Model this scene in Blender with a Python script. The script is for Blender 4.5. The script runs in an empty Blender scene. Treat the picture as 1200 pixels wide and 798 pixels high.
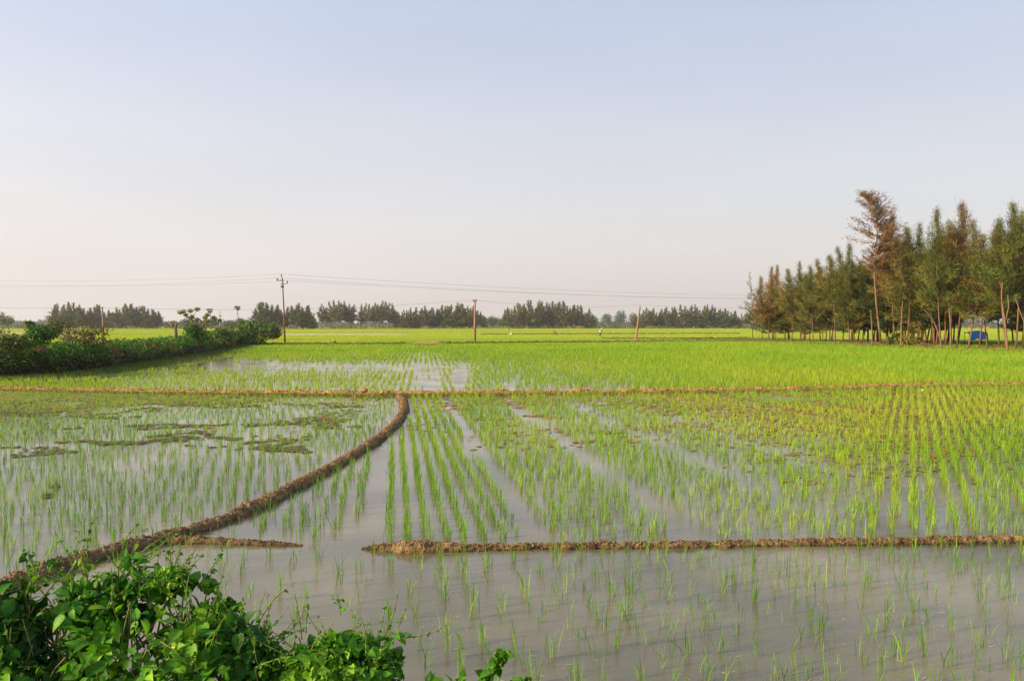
import bpy, bmesh, math, random
import numpy as np
from mathutils import Vector, Matrix, noise as mnoise

random.seed(7)
rng = np.random.default_rng(7)
C = bpy.context.scene.collection
H, F = 2.3, 900.0                     # camera height (m), focal length in photo pixels
PITCH = math.atan(18 / F)

def rayd(px, py):
    a, b = (px - 600) / F, (399 - py) / F
    return np.array([a, math.cos(PITCH) + b * math.sin(PITCH), -math.sin(PITCH) + b * math.cos(PITCH)])
def G(px, py, z=0.0):                 # point on the level z
    d = rayd(px, py); t = (z - H) / d[2]
    return np.array([d[0] * t, d[1] * t, z])
def P(px, py, D):                     # point at the distance D
    d = rayd(px, py); t = D / d[1]
    return np.array([d[0] * t, D, H + d[2] * t])

# ------------------------------------------------------------------ objects
def tag(o, label=None, cat=None, group=None, kind=None):
    for k, v in (('label', label), ('category', cat), ('group', group), ('kind', kind)):
        if v: o[k] = v
    return o
def thing(name, loc, label, cat, group=None):
    o = bpy.data.objects.new(name, None); C.objects.link(o)
    o.location = [float(c) for c in loc]; o.empty_display_size = .3
    return tag(o, label, cat, group)
def new_mesh(name, V, Fc, mat, col=None, smooth=False):
    """V (n,3); Fc list of (m,k) index arrays; col (n,3) or (n,4)"""
    me = bpy.data.meshes.new(name)
    V = np.asarray(V, dtype=np.float32)
    if not isinstance(Fc, (list, tuple)): Fc = [Fc]
    Fc = [np.asarray(f, dtype=np.int32) for f in Fc if len(f)]
    me.vertices.add(len(V)); me.vertices.foreach_set('co', V.ravel())
    nl = sum(f.size for f in Fc); npoly = sum(len(f) for f in Fc)
    me.loops.add(nl); me.polygons.add(npoly)
    me.loops.foreach_set('vertex_index', np.concatenate([f.ravel() for f in Fc]))
    tot = np.concatenate([np.full(len(f), f.shape[1], np.int32) for f in Fc])
    st = np.concatenate([[0], np.cumsum(tot)[:-1]]).astype(np.int32)
    me.polygons.foreach_set('loop_start', st)
    if smooth: me.polygons.foreach_set('use_smooth', np.ones(npoly, bool))
    if col is not None:
        col = np.asarray(col, dtype=np.float32)
        if col.shape[1] == 3: col = np.hstack([col, np.ones((len(col), 1), np.float32)])
        at = me.color_attributes.new('Col', 'FLOAT_COLOR', 'POINT')
        at.data.foreach_set('color', col.ravel())
    me.update(calc_edges=True)
    me.materials.append(mat)
    return me
def link(name, me, parent=None, loc=None):
    o = bpy.data.objects.new(name, me); C.objects.link(o)
    if parent is not None: o.parent = parent
    if loc is not None: o.location = [float(c) for c in loc]
    return o
def obj(name, V, Fc, mat, parent=None, col=None, smooth=False, loc=None):
    return link(name, new_mesh(name, V, Fc, mat, col, smooth), parent, loc)

def merge(TV, TF, pos, R, scale, col, tcol=None):
    """place N transformed copies of a template in one mesh"""
    TV = np.asarray(TV, np.float32); N = len(pos); nv = len(TV)
    sc = np.asarray(scale, np.float32)
    if sc.ndim == 0: sc = np.full(N, sc)
    if sc.ndim == 1: sc = sc[:, None].repeat(3, 1)
    L = TV[None] * sc[:, None, :]
    W = np.einsum('nij,nkj->nki', R.astype(np.float32), L) + np.asarray(pos, np.float32)[:, None, :]
    off = (np.arange(N) * nv)[:, None, None]
    Fs = [(np.asarray(f)[None] + off).reshape(-1, np.asarray(f).shape[1]) for f in TF]
    cc = np.repeat(np.asarray(col, np.float32)[:, None, :], nv, 1)
    if tcol is not None: cc = cc * np.asarray(tcol, np.float32)[None, :, None]
    return W.reshape(-1, 3), Fs, cc.reshape(-1, 3)
def basis(xd, zd):
    """rotations with local +Y along xd (length) and local +Z near zd (normal)"""
    y = xd / np.linalg.norm(xd, axis=1, keepdims=True)
    x = np.cross(y, zd); n = np.linalg.norm(x, axis=1, keepdims=True); n[n < 1e-6] = 1; x /= n
    z = np.cross(x, y)
    return np.stack([x, y, z], axis=2)
def joinm(parts):
    Vs, T3, T4, Cs, o = [], [], [], [], 0
    for V, Fs, c in parts:
        Vs.append(V); Cs.append(c)
        for f in Fs:
            f = np.asarray(f)
            if not len(f): continue
            (T3 if f.shape[1] == 3 else T4).append(f + o)
        o += len(V)
    Fo = []
    if T3: Fo.append(np.concatenate(T3))
    if T4: Fo.append(np.concatenate(T4))
    return np.concatenate(Vs), Fo, np.concatenate(Cs)

def tube(pts, rads, n=6, col=(1, 1, 1), cap=True):
    pts = np.asarray(pts, float); m = len(pts)
    rads = np.broadcast_to(np.asarray(rads, float), (m,))
    tan = np.gradient(pts, axis=0); tan /= np.linalg.norm(tan, axis=1, keepdims=True) + 1e-9
    ref = np.array([0.0, 1.0, 0.0]) if abs(tan[0][2]) > .7 else np.array([0.0, 0.0, 1.0])
    V = []
    for p, t, r in zip(pts, tan, rads):
        a = np.cross(t, ref); a /= np.linalg.norm(a) + 1e-9; b = np.cross(t, a)
        for k in range(n):
            an = 2 * math.pi * k / n
            V.append(p + r * (math.cos(an) * a + math.sin(an) * b))
    Fq = [(i * n + k, i * n + (k + 1) % n, (i + 1) * n + (k + 1) % n, (i + 1) * n + k) for i in range(m - 1) for k in range(n)]
    Ft = []
    if cap:
        V.append(pts[0]); V.append(pts[-1]); a0 = m * n; a1 = a0 + 1
        Ft = [(a0, (k + 1) % n, k) for k in range(n)] + [(a1, (m - 1) * n + k, (m - 1) * n + (k + 1) % n) for k in range(n)]
    V = np.array(V)
    return V, [np.array(Ft, int).reshape(-1, 3), np.array(Fq)], np.tile(np.array(col, float), (len(V), 1))
def box(c, s, col=(1, 1, 1), rz=0.0):
    c = np.array(c, float); s = np.array(s, float) / 2
    V = np.array([(x, y, z) for x in (-1, 1) for y in (-1, 1) for z in (-1, 1)]) * s
    ca, sa = math.cos(rz), math.sin(rz)
    V = V @ np.array([[ca, sa, 0], [-sa, ca, 0], [0, 0, 1]]) + c
    Fq = np.array([(0, 1, 3, 2), (4, 6, 7, 5), (0, 4, 5, 1), (2, 3, 7, 6), (0, 2, 6, 4), (1, 5, 7, 3)])
    return V, [Fq], np.tile(np.array(col, float), (8, 1))
def ball(c, r, col=(1, 1, 1), seg=10, rings=7):
    r = np.broadcast_to(np.array(r, float), (3,)); V = []
    for i in range(rings + 1):
        th = math.pi * i / rings
        for k in range(seg):
            a = 2 * math.pi * k / seg
            V.append((math.sin(th) * math.cos(a) * r[0], math.sin(th) * math.sin(a) * r[1], math.cos(th) * r[2]))
    Fq = [(i * seg + k, (i + 1) * seg + k, (i + 1) * seg + (k + 1) % seg, i * seg + (k + 1) % seg) for i in range(rings) for k in range(seg)]
    V = np.array(V) + np.array(c, float)
    return V, [np.array(Fq)], np.tile(np.array(col, float), (len(V), 1))

def hashf(ix, iy, s):
    v = np.sin(ix * 127.1 + iy * 311.7 + s * 74.7) * 43758.5453
    return v - np.floor(v)
def vnoise(x, y, s=0.0):
    ix, iy = np.floor(x), np.floor(y); fx, fy = x - ix, y - iy
    fx = fx * fx * (3 - 2 * fx); fy = fy * fy * (3 - 2 * fy)
    a, b = hashf(ix, iy, s), hashf(ix + 1, iy, s); c, d = hashf(ix, iy + 1, s), hashf(ix + 1, iy + 1, s)
    return (a * (1 - fx) + b * fx) * (1 - fy) + (c * (1 - fx) + d * fx) * fy
def fbm(x, y, s=0.0, o=4):
    t, a, n = 0, .5, 0
    for k in range(o):
        t = t + a * vnoise(x * 2 ** k, y * 2 ** k, s + k * 13.1); n += a; a *= .5
    return t / n

# ------------------------------------------------------------------ materials
def nmat(name):
    m = bpy.data.materials.new(name); m.use_nodes = True
    nt = m.node_tree; nt.nodes.clear()
    return m, nt, nt.nodes, nt.links
def foliage(name, trans=.35, rough=.55, spec=.25, objcol=False, tr_tint=(1.0, 1.15, .55, 1)):
    m, nt, N, L = nmat(name)
    out = N.new('ShaderNodeOutputMaterial'); pr = N.new('ShaderNodeBsdfPrincipled')
    at = N.new('ShaderNodeAttribute'); at.attribute_name = 'Col'
    col = at.outputs['Color']
    if objcol:
        oi = N.new('ShaderNodeObjectInfo'); mx = N.new('ShaderNodeMix'); mx.data_type = 'RGBA'; mx.blend_type = 'MULTIPLY'
        mx.inputs[0].default_value = 1
        L.new(col, mx.inputs[6]); L.new(oi.outputs['Color'], mx.inputs[7]); col = mx.outputs[2]
    L.new(col, pr.inputs['Base Color']); pr.inputs['Roughness'].default_value = rough
    pr.inputs['Specular IOR Level'].default_value = spec
    tr = N.new('ShaderNodeBsdfTranslucent'); m2 = N.new('ShaderNodeMix'); m2.data_type = 'RGBA'; m2.blend_type = 'MULTIPLY'
    m2.inputs[0].default_value = 1; L.new(col, m2.inputs[6]); m2.inputs[7].default_value = tr_tint
    L.new(m2.outputs[2], tr.inputs['Color'])
    ms = N.new('ShaderNodeMixShader'); ms.inputs[0].default_value = trans
    L.new(pr.outputs[0], ms.inputs[1]); L.new(tr.outputs[0], ms.inputs[2]); L.new(ms.outputs[0], out.inputs[0])
    return m
def ramp(N, stops):
    r = N.new('ShaderNodeValToRGB'); e = r.color_ramp.elements
    e[0].position, e[0].color = stops[0][0], (*stops[0][1], 1)
    e[1].position, e[1].color = stops[-1][0], (*stops[-1][1], 1)
    for p, c in stops[1:-1]:
        q = e.new(p); q.color = (*c, 1)
    return r
def rough_mat(name, stops, scale=3.0, detail=8, rough=.9, bump=.5, bscale=30.0, bdist=.02, stretch=(1, 1, 1), spec=.2, attr=False):
    m, nt, N, L = nmat(name)
    out = N.new('ShaderNodeOutputMaterial'); pr = N.new('ShaderNodeBsdfPrincipled'); L.new(pr.outputs[0], out.inputs[0])
    tc = N.new('ShaderNodeTexCoord'); mp = N.new('ShaderNodeMapping'); mp.inputs['Scale'].default_value = stretch
    L.new(tc.outputs['Object'], mp.inputs[0])
    n1 = N.new('ShaderNodeTexNoise'); n1.inputs['Scale'].default_value = scale; n1.inputs['Detail'].default_value = detail
    n1.inputs['Roughness'].default_value = .65
    L.new(mp.outputs[0], n1.inputs['Vector'])
    r = ramp(N, stops); L.new(n1.outputs['Fac'], r.inputs[0]); col = r.outputs[0]
    if attr:
        at = N.new('ShaderNodeAttribute'); at.attribute_name = 'Col'; mx = N.new('ShaderNodeMix'); mx.data_type = 'RGBA'; mx.blend_type = 'MULTIPLY'
        mx.inputs[0].default_value = 1; L.new(col, mx.inputs[6]); L.new(at.outputs['Color'], mx.inputs[7]); col = mx.outputs[2]
    L.new(col, pr.inputs['Base Color']); pr.inputs['Roughness'].default_value = rough; pr.inputs['Specular IOR Level'].default_value = spec
    n2 = N.new('ShaderNodeTexNoise'); n2.inputs['Scale'].default_value = bscale; n2.inputs['Detail'].default_value = 6
    L.new(mp.outputs[0], n2.inputs['Vector'])
    b = N.new('ShaderNodeBump'); b.inputs['Strength'].default_value = bump; b.inputs['Distance'].default_value = bdist
    L.new(n2.outputs['Fac'], b.inputs['Height']); L.new(b.outputs[0], pr.inputs['Normal'])
    return m
M = {}
M['rice'] = foliage('rice_leaf', .45, .5, .3, tr_tint=(1.15, 1.15, .5, 1))
M['leaf'] = foliage('vine_leaf', .38, .5, .22)
M['hedge'] = foliage('hedge_leaf', .25, .55, .25)
M['needle'] = foliage('casuarina_needle', .25, .7, .15, objcol=True, tr_tint=(1, 1, .7, 1))
M['weed'] = foliage('floating_weed', .0, .8, .2)
M['bark'] = rough_mat('bark', [(.3, (.09, .05, .03)), (.5, (.17, .09, .055)), (.7, (.26, .16, .10))], 2.5, bscale=14, bdist=.03, stretch=(1, 1, .25))
M['bark_far'] = rough_mat('bark_far', [(.3, (.12, .09, .07)), (.7, (.24, .18, .14))], 1.0)
M['pale_bark'] = rough_mat('pale_bark', [(.3, (.13, .075, .045)), (.7, (.25, .16, .095))], 2.0, bscale=12, bdist=.03)
M['stem'] = rough_mat('vine_stem', [(.3, (.10, .12, .03)), (.7, (.22, .22, .08))], 20, bscale=80, bdist=.002)
M['twig'] = rough_mat('twig', [(.3, (.09, .055, .035)), (.7, (.20, .13, .08))], 12, bscale=40, bdist=.01)
M['mud'] = rough_mat('bank_mud', [(.30, (.085, .053, .026)), (.45, (.17, .107, .05)), (.56, (.26, .165, .078)), (.72, (.40, .265, .13))], 9, detail=12, bump=1, bscale=40, bdist=.03, attr=True)
M['dry_mud'] = rough_mat('dry_bank_earth', [(.3, (.17, .085, .03)), (.5, (.34, .18, .065)), (.72, (.52, .33, .14))], 5, detail=12, bump=.8, bscale=16, bdist=.03)
M['grass_bank'] = rough_mat('grassy_earth', [(.3, (.05, .06, .012)), (.5, (.11, .12, .02)), (.7, (.20, .17, .05))], 3, bscale=12, bdist=.05)
M['straw'] = rough_mat('dry_stubble', [(.3, (.36, .26, .13)), (.7, (.55, .43, .25))], .6, bscale=6, bdist=.05)
M['rust'] = rough_mat('rusty_steel', [(.3, (.16, .06, .045)), (.6, (.23, .10, .07)), (.75, (.22, .15, .12))], 3, rough=.7, bscale=30, bdist=.003)
M['concrete'] = rough_mat('weathered_concrete', [(.3, (.34, .27, .20)), (.7, (.52, .43, .33))], 3, rough=.85, bscale=30, bdist=.004)
M['wood'] = rough_mat('grey_wood', [(.3, (.16, .10, .07)), (.7, (.34, .23, .16))], 4, bscale=20, bdist=.02, stretch=(1, 1, .2))
M['iron'] = rough_mat('dark_iron', [(.3, (.04, .04, .045)), (.7, (.09, .085, .085))], 6, rough=.5, bscale=30, bdist=.002)
M['ceramic'] = rough_mat('brown_ceramic', [(.3, (.06, .025, .015)), (.7, (.10, .04, .025))], 6, rough=.25, bscale=30, bdist=.001, spec=.5)
M['wire'] = rough_mat('aluminium_wire', [(.3, (.22, .21, .21)), (.7, (.32, .31, .30))], 6, rough=.5)
M['tarp'] = rough_mat('blue_tarp', [(.3, (.02, .26, .90)), (.7, (.04, .38, .97))], 2, rough=.45, bscale=5, bdist=.06, spec=.4)
M['skin'] = rough_mat('skin', [(.3, (.13, .065, .04)), (.7, (.17, .09, .055))], 5, rough=.6)
M['hair'] = rough_mat('hair', [(.3, (.012, .01, .01)), (.7, (.02, .017, .015))], 20)
M['white_cloth'] = rough_mat('white_cloth', [(.3, (.70, .69, .66)), (.7, (.82, .81, .78))], 6)
M['blue_cloth'] = rough_mat('blue_cloth', [(.3, (.04, .22, .50)), (.7, (.07, .32, .66))], 6)
M['dark_cloth'] = rough_mat('dark_cloth', [(.3, (.02, .02, .035)), (.7, (.05, .05, .07))], 6)
M['brown_cloth'] = rough_mat('brown_cloth', [(.3, (.22, .11, .05)), (.7, (.34, .18, .09))], 6)
M['feather'] = rough_mat('white_feather', [(.3, (.78, .78, .75)), (.7, (.86, .86, .84))], 6)
M['yellow'] = rough_mat('yellow_petal', [(.3, (.60, .55, .04)), (.7, (.80, .75, .10))], 6)
M['stone'] = rough_mat('pale_stone', [(.3, (.40, .32, .22)), (.7, (.55, .47, .36))], 6, bscale=20)

def water_mat():
    m, nt, N, L = nmat('muddy_water')
    out = N.new('ShaderNodeOutputMaterial'); pr = N.new('ShaderNodeBsdfPrincipled'); L.new(pr.outputs[0], out.inputs[0])
    tc = N.new('ShaderNodeTexCoord')
    n1 = N.new('ShaderNodeTexNoise'); n1.inputs['Scale'].default_value = .45; n1.inputs['Detail'].default_value = 7; n1.inputs['Distortion'].default_value = .6
    L.new(tc.outputs['Object'], n1.inputs['Vector'])
    r = ramp(N, [(.30, (.085, .080, .043)), (.5, (.135, .122, .070)), (.70, (.21, .182, .105))]); L.new(n1.outputs['Fac'], r.inputs[0])
    L.new(r.outputs[0], pr.inputs['Base Color'])
    pr.inputs['Roughness'].default_value = .04; pr.inputs['IOR'].default_value = 1.52
    mp = N.new('ShaderNodeMapping'); mp.inputs['Scale'].default_value = (1, 2.4, 1); mp.inputs['Rotation'].default_value = (0, 0, -.15)
    L.new(tc.outputs['Object'], mp.inputs[0])
    n2 = N.new('ShaderNodeTexNoise'); n2.inputs['Scale'].default_value = 11; n2.inputs['Detail'].default_value = 5; n2.inputs['Roughness'].default_value = .65
    L.new(mp.outputs[0], n2.inputs['Vector'])
    n3 = N.new('ShaderNodeTexNoise'); n3.inputs['Scale'].default_value = .6; n3.inputs['Detail'].default_value = 2
    L.new(tc.outputs['Object'], n3.inputs['Vector'])
    mr = N.new('ShaderNodeMapRange'); mr.inputs[1].default_value = .4; mr.inputs[2].default_value = .65; mr.inputs[3].default_value = .25; mr.inputs[4].default_value = 1
    L.new(n3.outputs['Fac'], mr.inputs[0])
    mu = N.new('ShaderNodeMath'); mu.operation = 'MULTIPLY'; L.new(n2.outputs['Fac'], mu.inputs[0]); L.new(mr.outputs[0], mu.inputs[1])
    b = N.new('ShaderNodeBump'); b.inputs['Strength'].default_value = .5; b.inputs['Distance'].default_value = .010
    L.new(mu.outputs[0], b.inputs['Height']); L.new(b.outputs[0], pr.inputs['Normal'])
    return m
M['water'] = water_mat()

# ------------------------------------------------------------------ plan of the banks
def px_path(lst): return np.array([G(*p)[:2] for p in lst])
CURVE = px_path([(466, 462), (473, 470), (474, 481), (466, 496), (442, 517), (400, 543), (350, 570), (300, 596), (250, 615), (200, 632), (150, 645), (100, 657), (50, 674), (0, 690), (-80, 716), (-330, 790)])
CROSS = px_path([(409, 643), (450, 643), (490, 645), (560, 643), (700, 641), (850, 639), (1000, 637), (1100, 635), (1200, 634), (1400, 630), (1900, 624)])
BRANCH = px_path([(160, 640), (186, 635), (230, 635), (290, 637), (340, 639), (370, 640)])
FARB = px_path([(-420, 455), (-160, 456), (0, 457), (90, 459), (200, 461), (330, 462), (430, 463), (600, 462), (700, 461), (800, 460), (900, 458), (1000, 456), (1080, 453), (1200, 452), (1400, 450), (1600, 449)])
def xcurve(y): return np.interp(y, CURVE[::-1, 1], CURVE[::-1, 0])
def yfar(x): return np.interp(x, FARB[:, 0], FARB[:, 1])
def ynear(x): return np.interp(x, np.r_[BRANCH[:, 0], CROSS[:, 0]], np.r_[BRANCH[:, 1], CROSS[:, 1]])

# ------------------------------------------------------------------ ground, water
def sheet(name, pts, z, mat, label, cat, kind='structure'):
    V = [(p[0], p[1], z) for p in pts]
    o = obj(name, V, [np.arange(len(V))[None, :]], mat)
    tag(o, label, cat, kind=kind); return o
gm = rough_mat('field_ground', [(.3, (.07, .11, .018)), (.5, (.13, .19, .02)), (.7, (.20, .23, .035))], .05, bscale=1, bdist=.1)
R0 = 1500
sheet('ground', [(-R0, -60), (R0, -60), (R0, R0), (-R0, R0)], -.12, gm, 'flat green farmland stretching to the horizon', 'ground')
sheet('paddy_water', [(-75, 3.2), (75, 3.2), (110, 91.5), (-110, 91.5)], 0, M['water'], 'shallow muddy water lying between the rice rows', 'water')
# far fields: gently uneven crop floor
FAR0 = 95.0
def yline3(x): return FAR0 + 1.5 * np.sin(x * .03)
fm = rough_mat('crop_floor', [(.3, (.18, .27, .012)), (.5, (.25, .34, .014)), (.7, (.32, .38, .02))], .12, bscale=2, bdist=.1)
sheet('far_field', [(-420, 93), (420, 93), (700, 520), (-700, 520)], .03, fm, 'bright green rice fields reaching back to the tree line', 'field')
# road embankment that the camera stands on
def emb():
    xs = np.linspace(-8, 8, 161); prof = [(-6, .72), (.3, .74), (.9, .70), (1.6, .52), (2.4, .33), (3.2, .16), (3.9, .03), (4.3, -.06)]
    V = []; 
    ys = np.concatenate([np.linspace(prof[i][0], prof[i + 1][0], 8, endpoint=False) for i in range(len(prof) - 1)] + [[4.3]])
    zs = np.interp(ys, [p[0] for p in prof], [p[1] for p in prof])
    for y, z in zip(ys, zs):
        for x in xs:
            V.append((x, y + .15 * math.sin(x * 1.7) * (y > 3), z + .05 * (mnoise.noise((x * 2, y * 2, 0))) + .03 * mnoise.noise((x * 8, y * 8, 3))))
    n = len(xs)
    Fq = [(i * n + k, i * n + k + 1, (i + 1) * n + k + 1, (i + 1) * n + k) for i in range(len(ys) - 1) for k in range(n - 1)]
    tag(obj('embankment', V, [np.array(Fq)], M['grass_bank'], smooth=True), 'earth embankment sloping down to the nearest paddy', 'bank', kind='structure')
emb()

def unit(n):
    v = rng.normal(0, 1, (n, 3)); return v / np.linalg.norm(v, axis=1, keepdims=True)
def resample(P2, step):
    P2 = np.asarray(P2, float)
    d = np.r_[0, np.cumsum(np.linalg.norm(np.diff(P2, axis=0), axis=1))]
    n = max(4, int(d[-1] / step)); t = np.linspace(0, d[-1], n)
    # smooth by averaging a few times
    Q = np.stack([np.interp(t, d, P2[:, k]) for k in range(P2.shape[1])], 1)
    k = max(1, int(.25 / step))
    for _ in range(3):
        Qp = np.pad(Q, ((k, k), (0, 0)), mode='edge'); Q = np.stack([np.convolve(Qp[:, j], np.ones(2 * k + 1) / (2 * k + 1), 'valid') for j in range(Q.shape[1])], 1)
    return Q
def bank(name, path, w, h, mat, label, step=.025, seed=0, wfun=None, amp=.035, cat='mud bank', ends=True, crumbs=260, crumb=.017):
    Q = resample(path, step); n = len(Q)
    T = np.gradient(Q, axis=0); T /= np.linalg.norm(T, axis=1, keepdims=True); Nn = np.stack([-T[:, 1], T[:, 0]], 1)
    K = 15; V = np.zeros((n, K, 3)); L = np.r_[0, np.cumsum(np.linalg.norm(np.diff(Q, axis=0), axis=1))]
    for i in range(n):
        e = 1.0
        if ends: e = min(1, math.sqrt(max(0, min(L[i], L[-1] - L[i])) / .35) + .04)
        ww = w * (1 + .28 * mnoise.noise((L[i] * 1.3, seed, 0)) + .12 * mnoise.noise((L[i] * 6, seed, 4))) * e
        hh = h * (1 + .35 * mnoise.noise((L[i] * 1.1, seed, 9)) + .25 * mnoise.noise((L[i] * 7, seed, 2))) * e
        if wfun: a, b = wfun(Q[i][0], Q[i][1]); ww *= a; hh *= b
        for k in range(K):
            s = -1 + 2 * k / (K - 1)
            z = hh * (1 - abs(s) ** 2.6)
            p = Q[i] + Nn[i] * s * ww
            q = Vector((p[0], p[1], seed + z))
            dn = amp * (.7 * mnoise.noise(q * 6) + .5 * mnoise.noise(q * 15) + .45 * abs(mnoise.noise(q * 22)) + .6 * mnoise.noise(q * 40) - .05) * (1 - .45 * abs(s)) * min(1, e + .1)
            V[i, k] = (p[0] + Nn[i][0] * s * dn * 1.6, p[1] + Nn[i][1] * s * dn * 1.6, z + dn - (.06 if abs(s) == 1 else 0) - .012)
    idx = np.arange(n * K).reshape(n, K)
    Fq = np.stack([idx[:-1, :-1], idx[1:, :-1], idx[1:, 1:], idx[:-1, 1:]], -1).reshape(-1, 4)
    # crumbs and clods of the dug earth lying on the bank
    nc = int(L[-1] * crumbs); i = rng.integers(0, n, nc); k = np.clip(rng.normal((K - 1) / 2, K * .21, nc).astype(int), 1, K - 2)
    o8 = np.array([(1, 0, 0), (-1, 0, 0), (0, 1, 0), (0, -1, 0), (0, 0, 1), (0, 0, -1), (.6, .6, .55), (-.6, .6, .5)], float)[:6]
    f8 = np.array([(0, 2, 4), (2, 1, 4), (1, 3, 4), (3, 0, 4), (2, 0, 5), (1, 2, 5), (3, 1, 5), (0, 3, 5)])
    cp = V[i, k] + rng.normal(0, crumb * .6, (nc, 3)) * [1, 1, .2]; cs = crumb * rng.uniform(.35, 1.25, nc) ** 1.3
    cs3 = cs[:, None] * rng.uniform(.6, 1.3, (nc, 3)); CVv, CF, cc_ = merge(o8, [f8], cp, basis(unit(nc), unit(nc)), cs3, np.ones((nc, 3)))
    def wet(p):
        w_ = np.clip((p[:, 2] + .02 * (fbm(p[:, 0] * 3, p[:, 1] * 3, 211.) - .5) - .008) / .03, 0, 1); dry = .8 + .5 * (fbm(p[:, 0] * .9, p[:, 1] * .9, 221.) - .4)
        return ((.45 + .55 * w_) * dry)[:, None] * np.ones((1, 3))
    cc_ = wet(CVv); A = (V.reshape(-1, 3), [Fq], wet(V.reshape(-1, 3)))
    VV, FF, cc_ = joinm([A, (CVv, CF, cc_)])
    o = obj(name, VV, FF, mat, col=cc_, smooth=False)
    tag(o, label, cat, kind='structure'); return o
bank('mud_bank', CURVE, .14, .095, M['mud'], 'long curving mud bank running from the left foreground to the cross bank', .022, 1, amp=.036, crumbs=420, crumb=.011)
def crossw(x, y):
    c = G(490, 640)[0]; g = math.exp(-((x - c) / .32) ** 2); g2 = 1 / (1 + math.exp(-(x - 4) * 2))
    return 1 + .7 * g + .15 * g2, 1 + 1.1 * g + .35 * g2
bank('mud_bank', CROSS, .088, .052, M['mud'], 'straight thin brown mud bank crossing in front of the rice rows', .018, 2, wfun=crossw, amp=.032, crumbs=420, crumb=.012)
bank('mud_bank', BRANCH, .085, .055, M['mud'], 'short thin mud spur branching from the curving bank', .018, 3, amp=.024, crumbs=300, crumb=.010)
bank('mud_bank', FARB, .26, .12, M['dry_mud'], 'orange earth bank crossing the whole paddy beyond the curving bank', .08, 4, amp=.07, crumbs=90, crumb=.03)
B3 = px_path([(-100, 405), (130, 405), (285, 405), (450, 404.5), (620, 403), (780, 401.5), (880, 401), (1000, 402)])
bank('grassy_bank', B3, .5, .30, M['grass_bank'], 'low dark grassy bank at the near edge of the bright far fields', .3, 5, amp=.12, cat='field bank', crumbs=6, crumb=.10)
for i, (pp, lb) in enumerate([([(560, 393), (700, 392.5), (870, 392)], 'faint grassy bank across the far field behind the standing worker'),
                              ([(700, 398.5), (800, 399), (880, 398.5)], 'faint grassy bank just behind the rough wooden post')]):
    bank('grassy_bank', px_path(pp), .5, .42, M['grass_bank'], lb, .6, 6 + i, amp=.1, cat='field bank', crumbs=6, crumb=.10)
def band(name, a, b, z, mat, label):
    pts = [G(*p)[:2] for p in a] + [G(*p)[:2] for p in b[::-1]]
    sheet(name, pts, z, mat, label, 'ground')
band('dry_ground', [(300, 393.6), (400, 393.2), (470, 392.8)], [(290, 391.0), (400, 391.0), (480, 391.4)], .05, M['straw'], 'pale bare strip of dry ground in the far field by the tall pole')
band('dry_ground', [(-60, 392.2), (90, 391.8)], [(-60, 389.4), (90, 389.6)], .05, M['straw'], 'pale dry strip of ground beyond the hedge at far left')
band('grass_verge', [(-260, 449), (0, 452), (70, 449), (130, 441), (200, 432), (262, 421), (300, 411), (296, 405)], [(-260, 432), (0, 438), (60, 436), (120, 428), (180, 419), (240, 409), (270, 405), (280, 402.5)], .012, M['grass_bank'], 'dark grassy verge along the foot of the hedge')
# soil under the grove
GV = px_path([(868, 399), (905, 402.5), (960, 405.5), (1030, 409), (1100, 412), (1200, 415.5), (1330, 420)])
GVb = [(62, 75), (74, 100), (60, 125), (40, 118)]
sheet('grove_floor', [tuple(p) for p in GV] + [(80, 60)] + GVb, .05, rough_mat('grove_soil', [(.3, (.10, .08, .03)), (.5, (.20, .15, .06)), (.7, (.34, .25, .12))], .8, bscale=6, bdist=.05), 'dry leaf-strewn earth under the casuarina grove', 'ground')
bank('earth_bank', GV, .4, .18, M['dry_mud'], 'pale earth edge along the foot of the casuarina grove', .15, 9, amp=.1, cat='field bank', crumbs=6, crumb=.10)

# ------------------------------------------------------------------ clods on the banks
def clod(px, py, r, label, mat, z=.08):
    g = G(px, py, .05); V, Fs, _ = ball((0, 0, 0), (r, r * .85, r * .8), seg=14, rings=9)
    for i in range(len(V)):
        v = Vector(V[i]) ; d = 1 + .35 * mnoise.noise(v * (2.2 / r) * .5 + Vector((px, 0, 0))) + .18 * mnoise.noise(v * (2.2 / r) * 1.7)
        V[i] = v * d
    o = obj('clod', V, Fs, mat, loc=(g[0], g[1], z + r * .45)); tag(o, label, 'clod', 'clods of earth on the banks')
clod(427, 461, .10, 'round orange clod on the far bank left of the curving bank end', M['dry_mud'], .09)
clod(448, 462, .075, 'smaller clod on the far bank right next to the round orange one', M['dry_mud'], .09)
clod(380, 463, .05, 'small clod further left along the far orange bank', M['dry_mud'], .09)
clod(1081, 457, .07, 'pale stone lying beside the far bank at the right', M['stone'], -.01)
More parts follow.
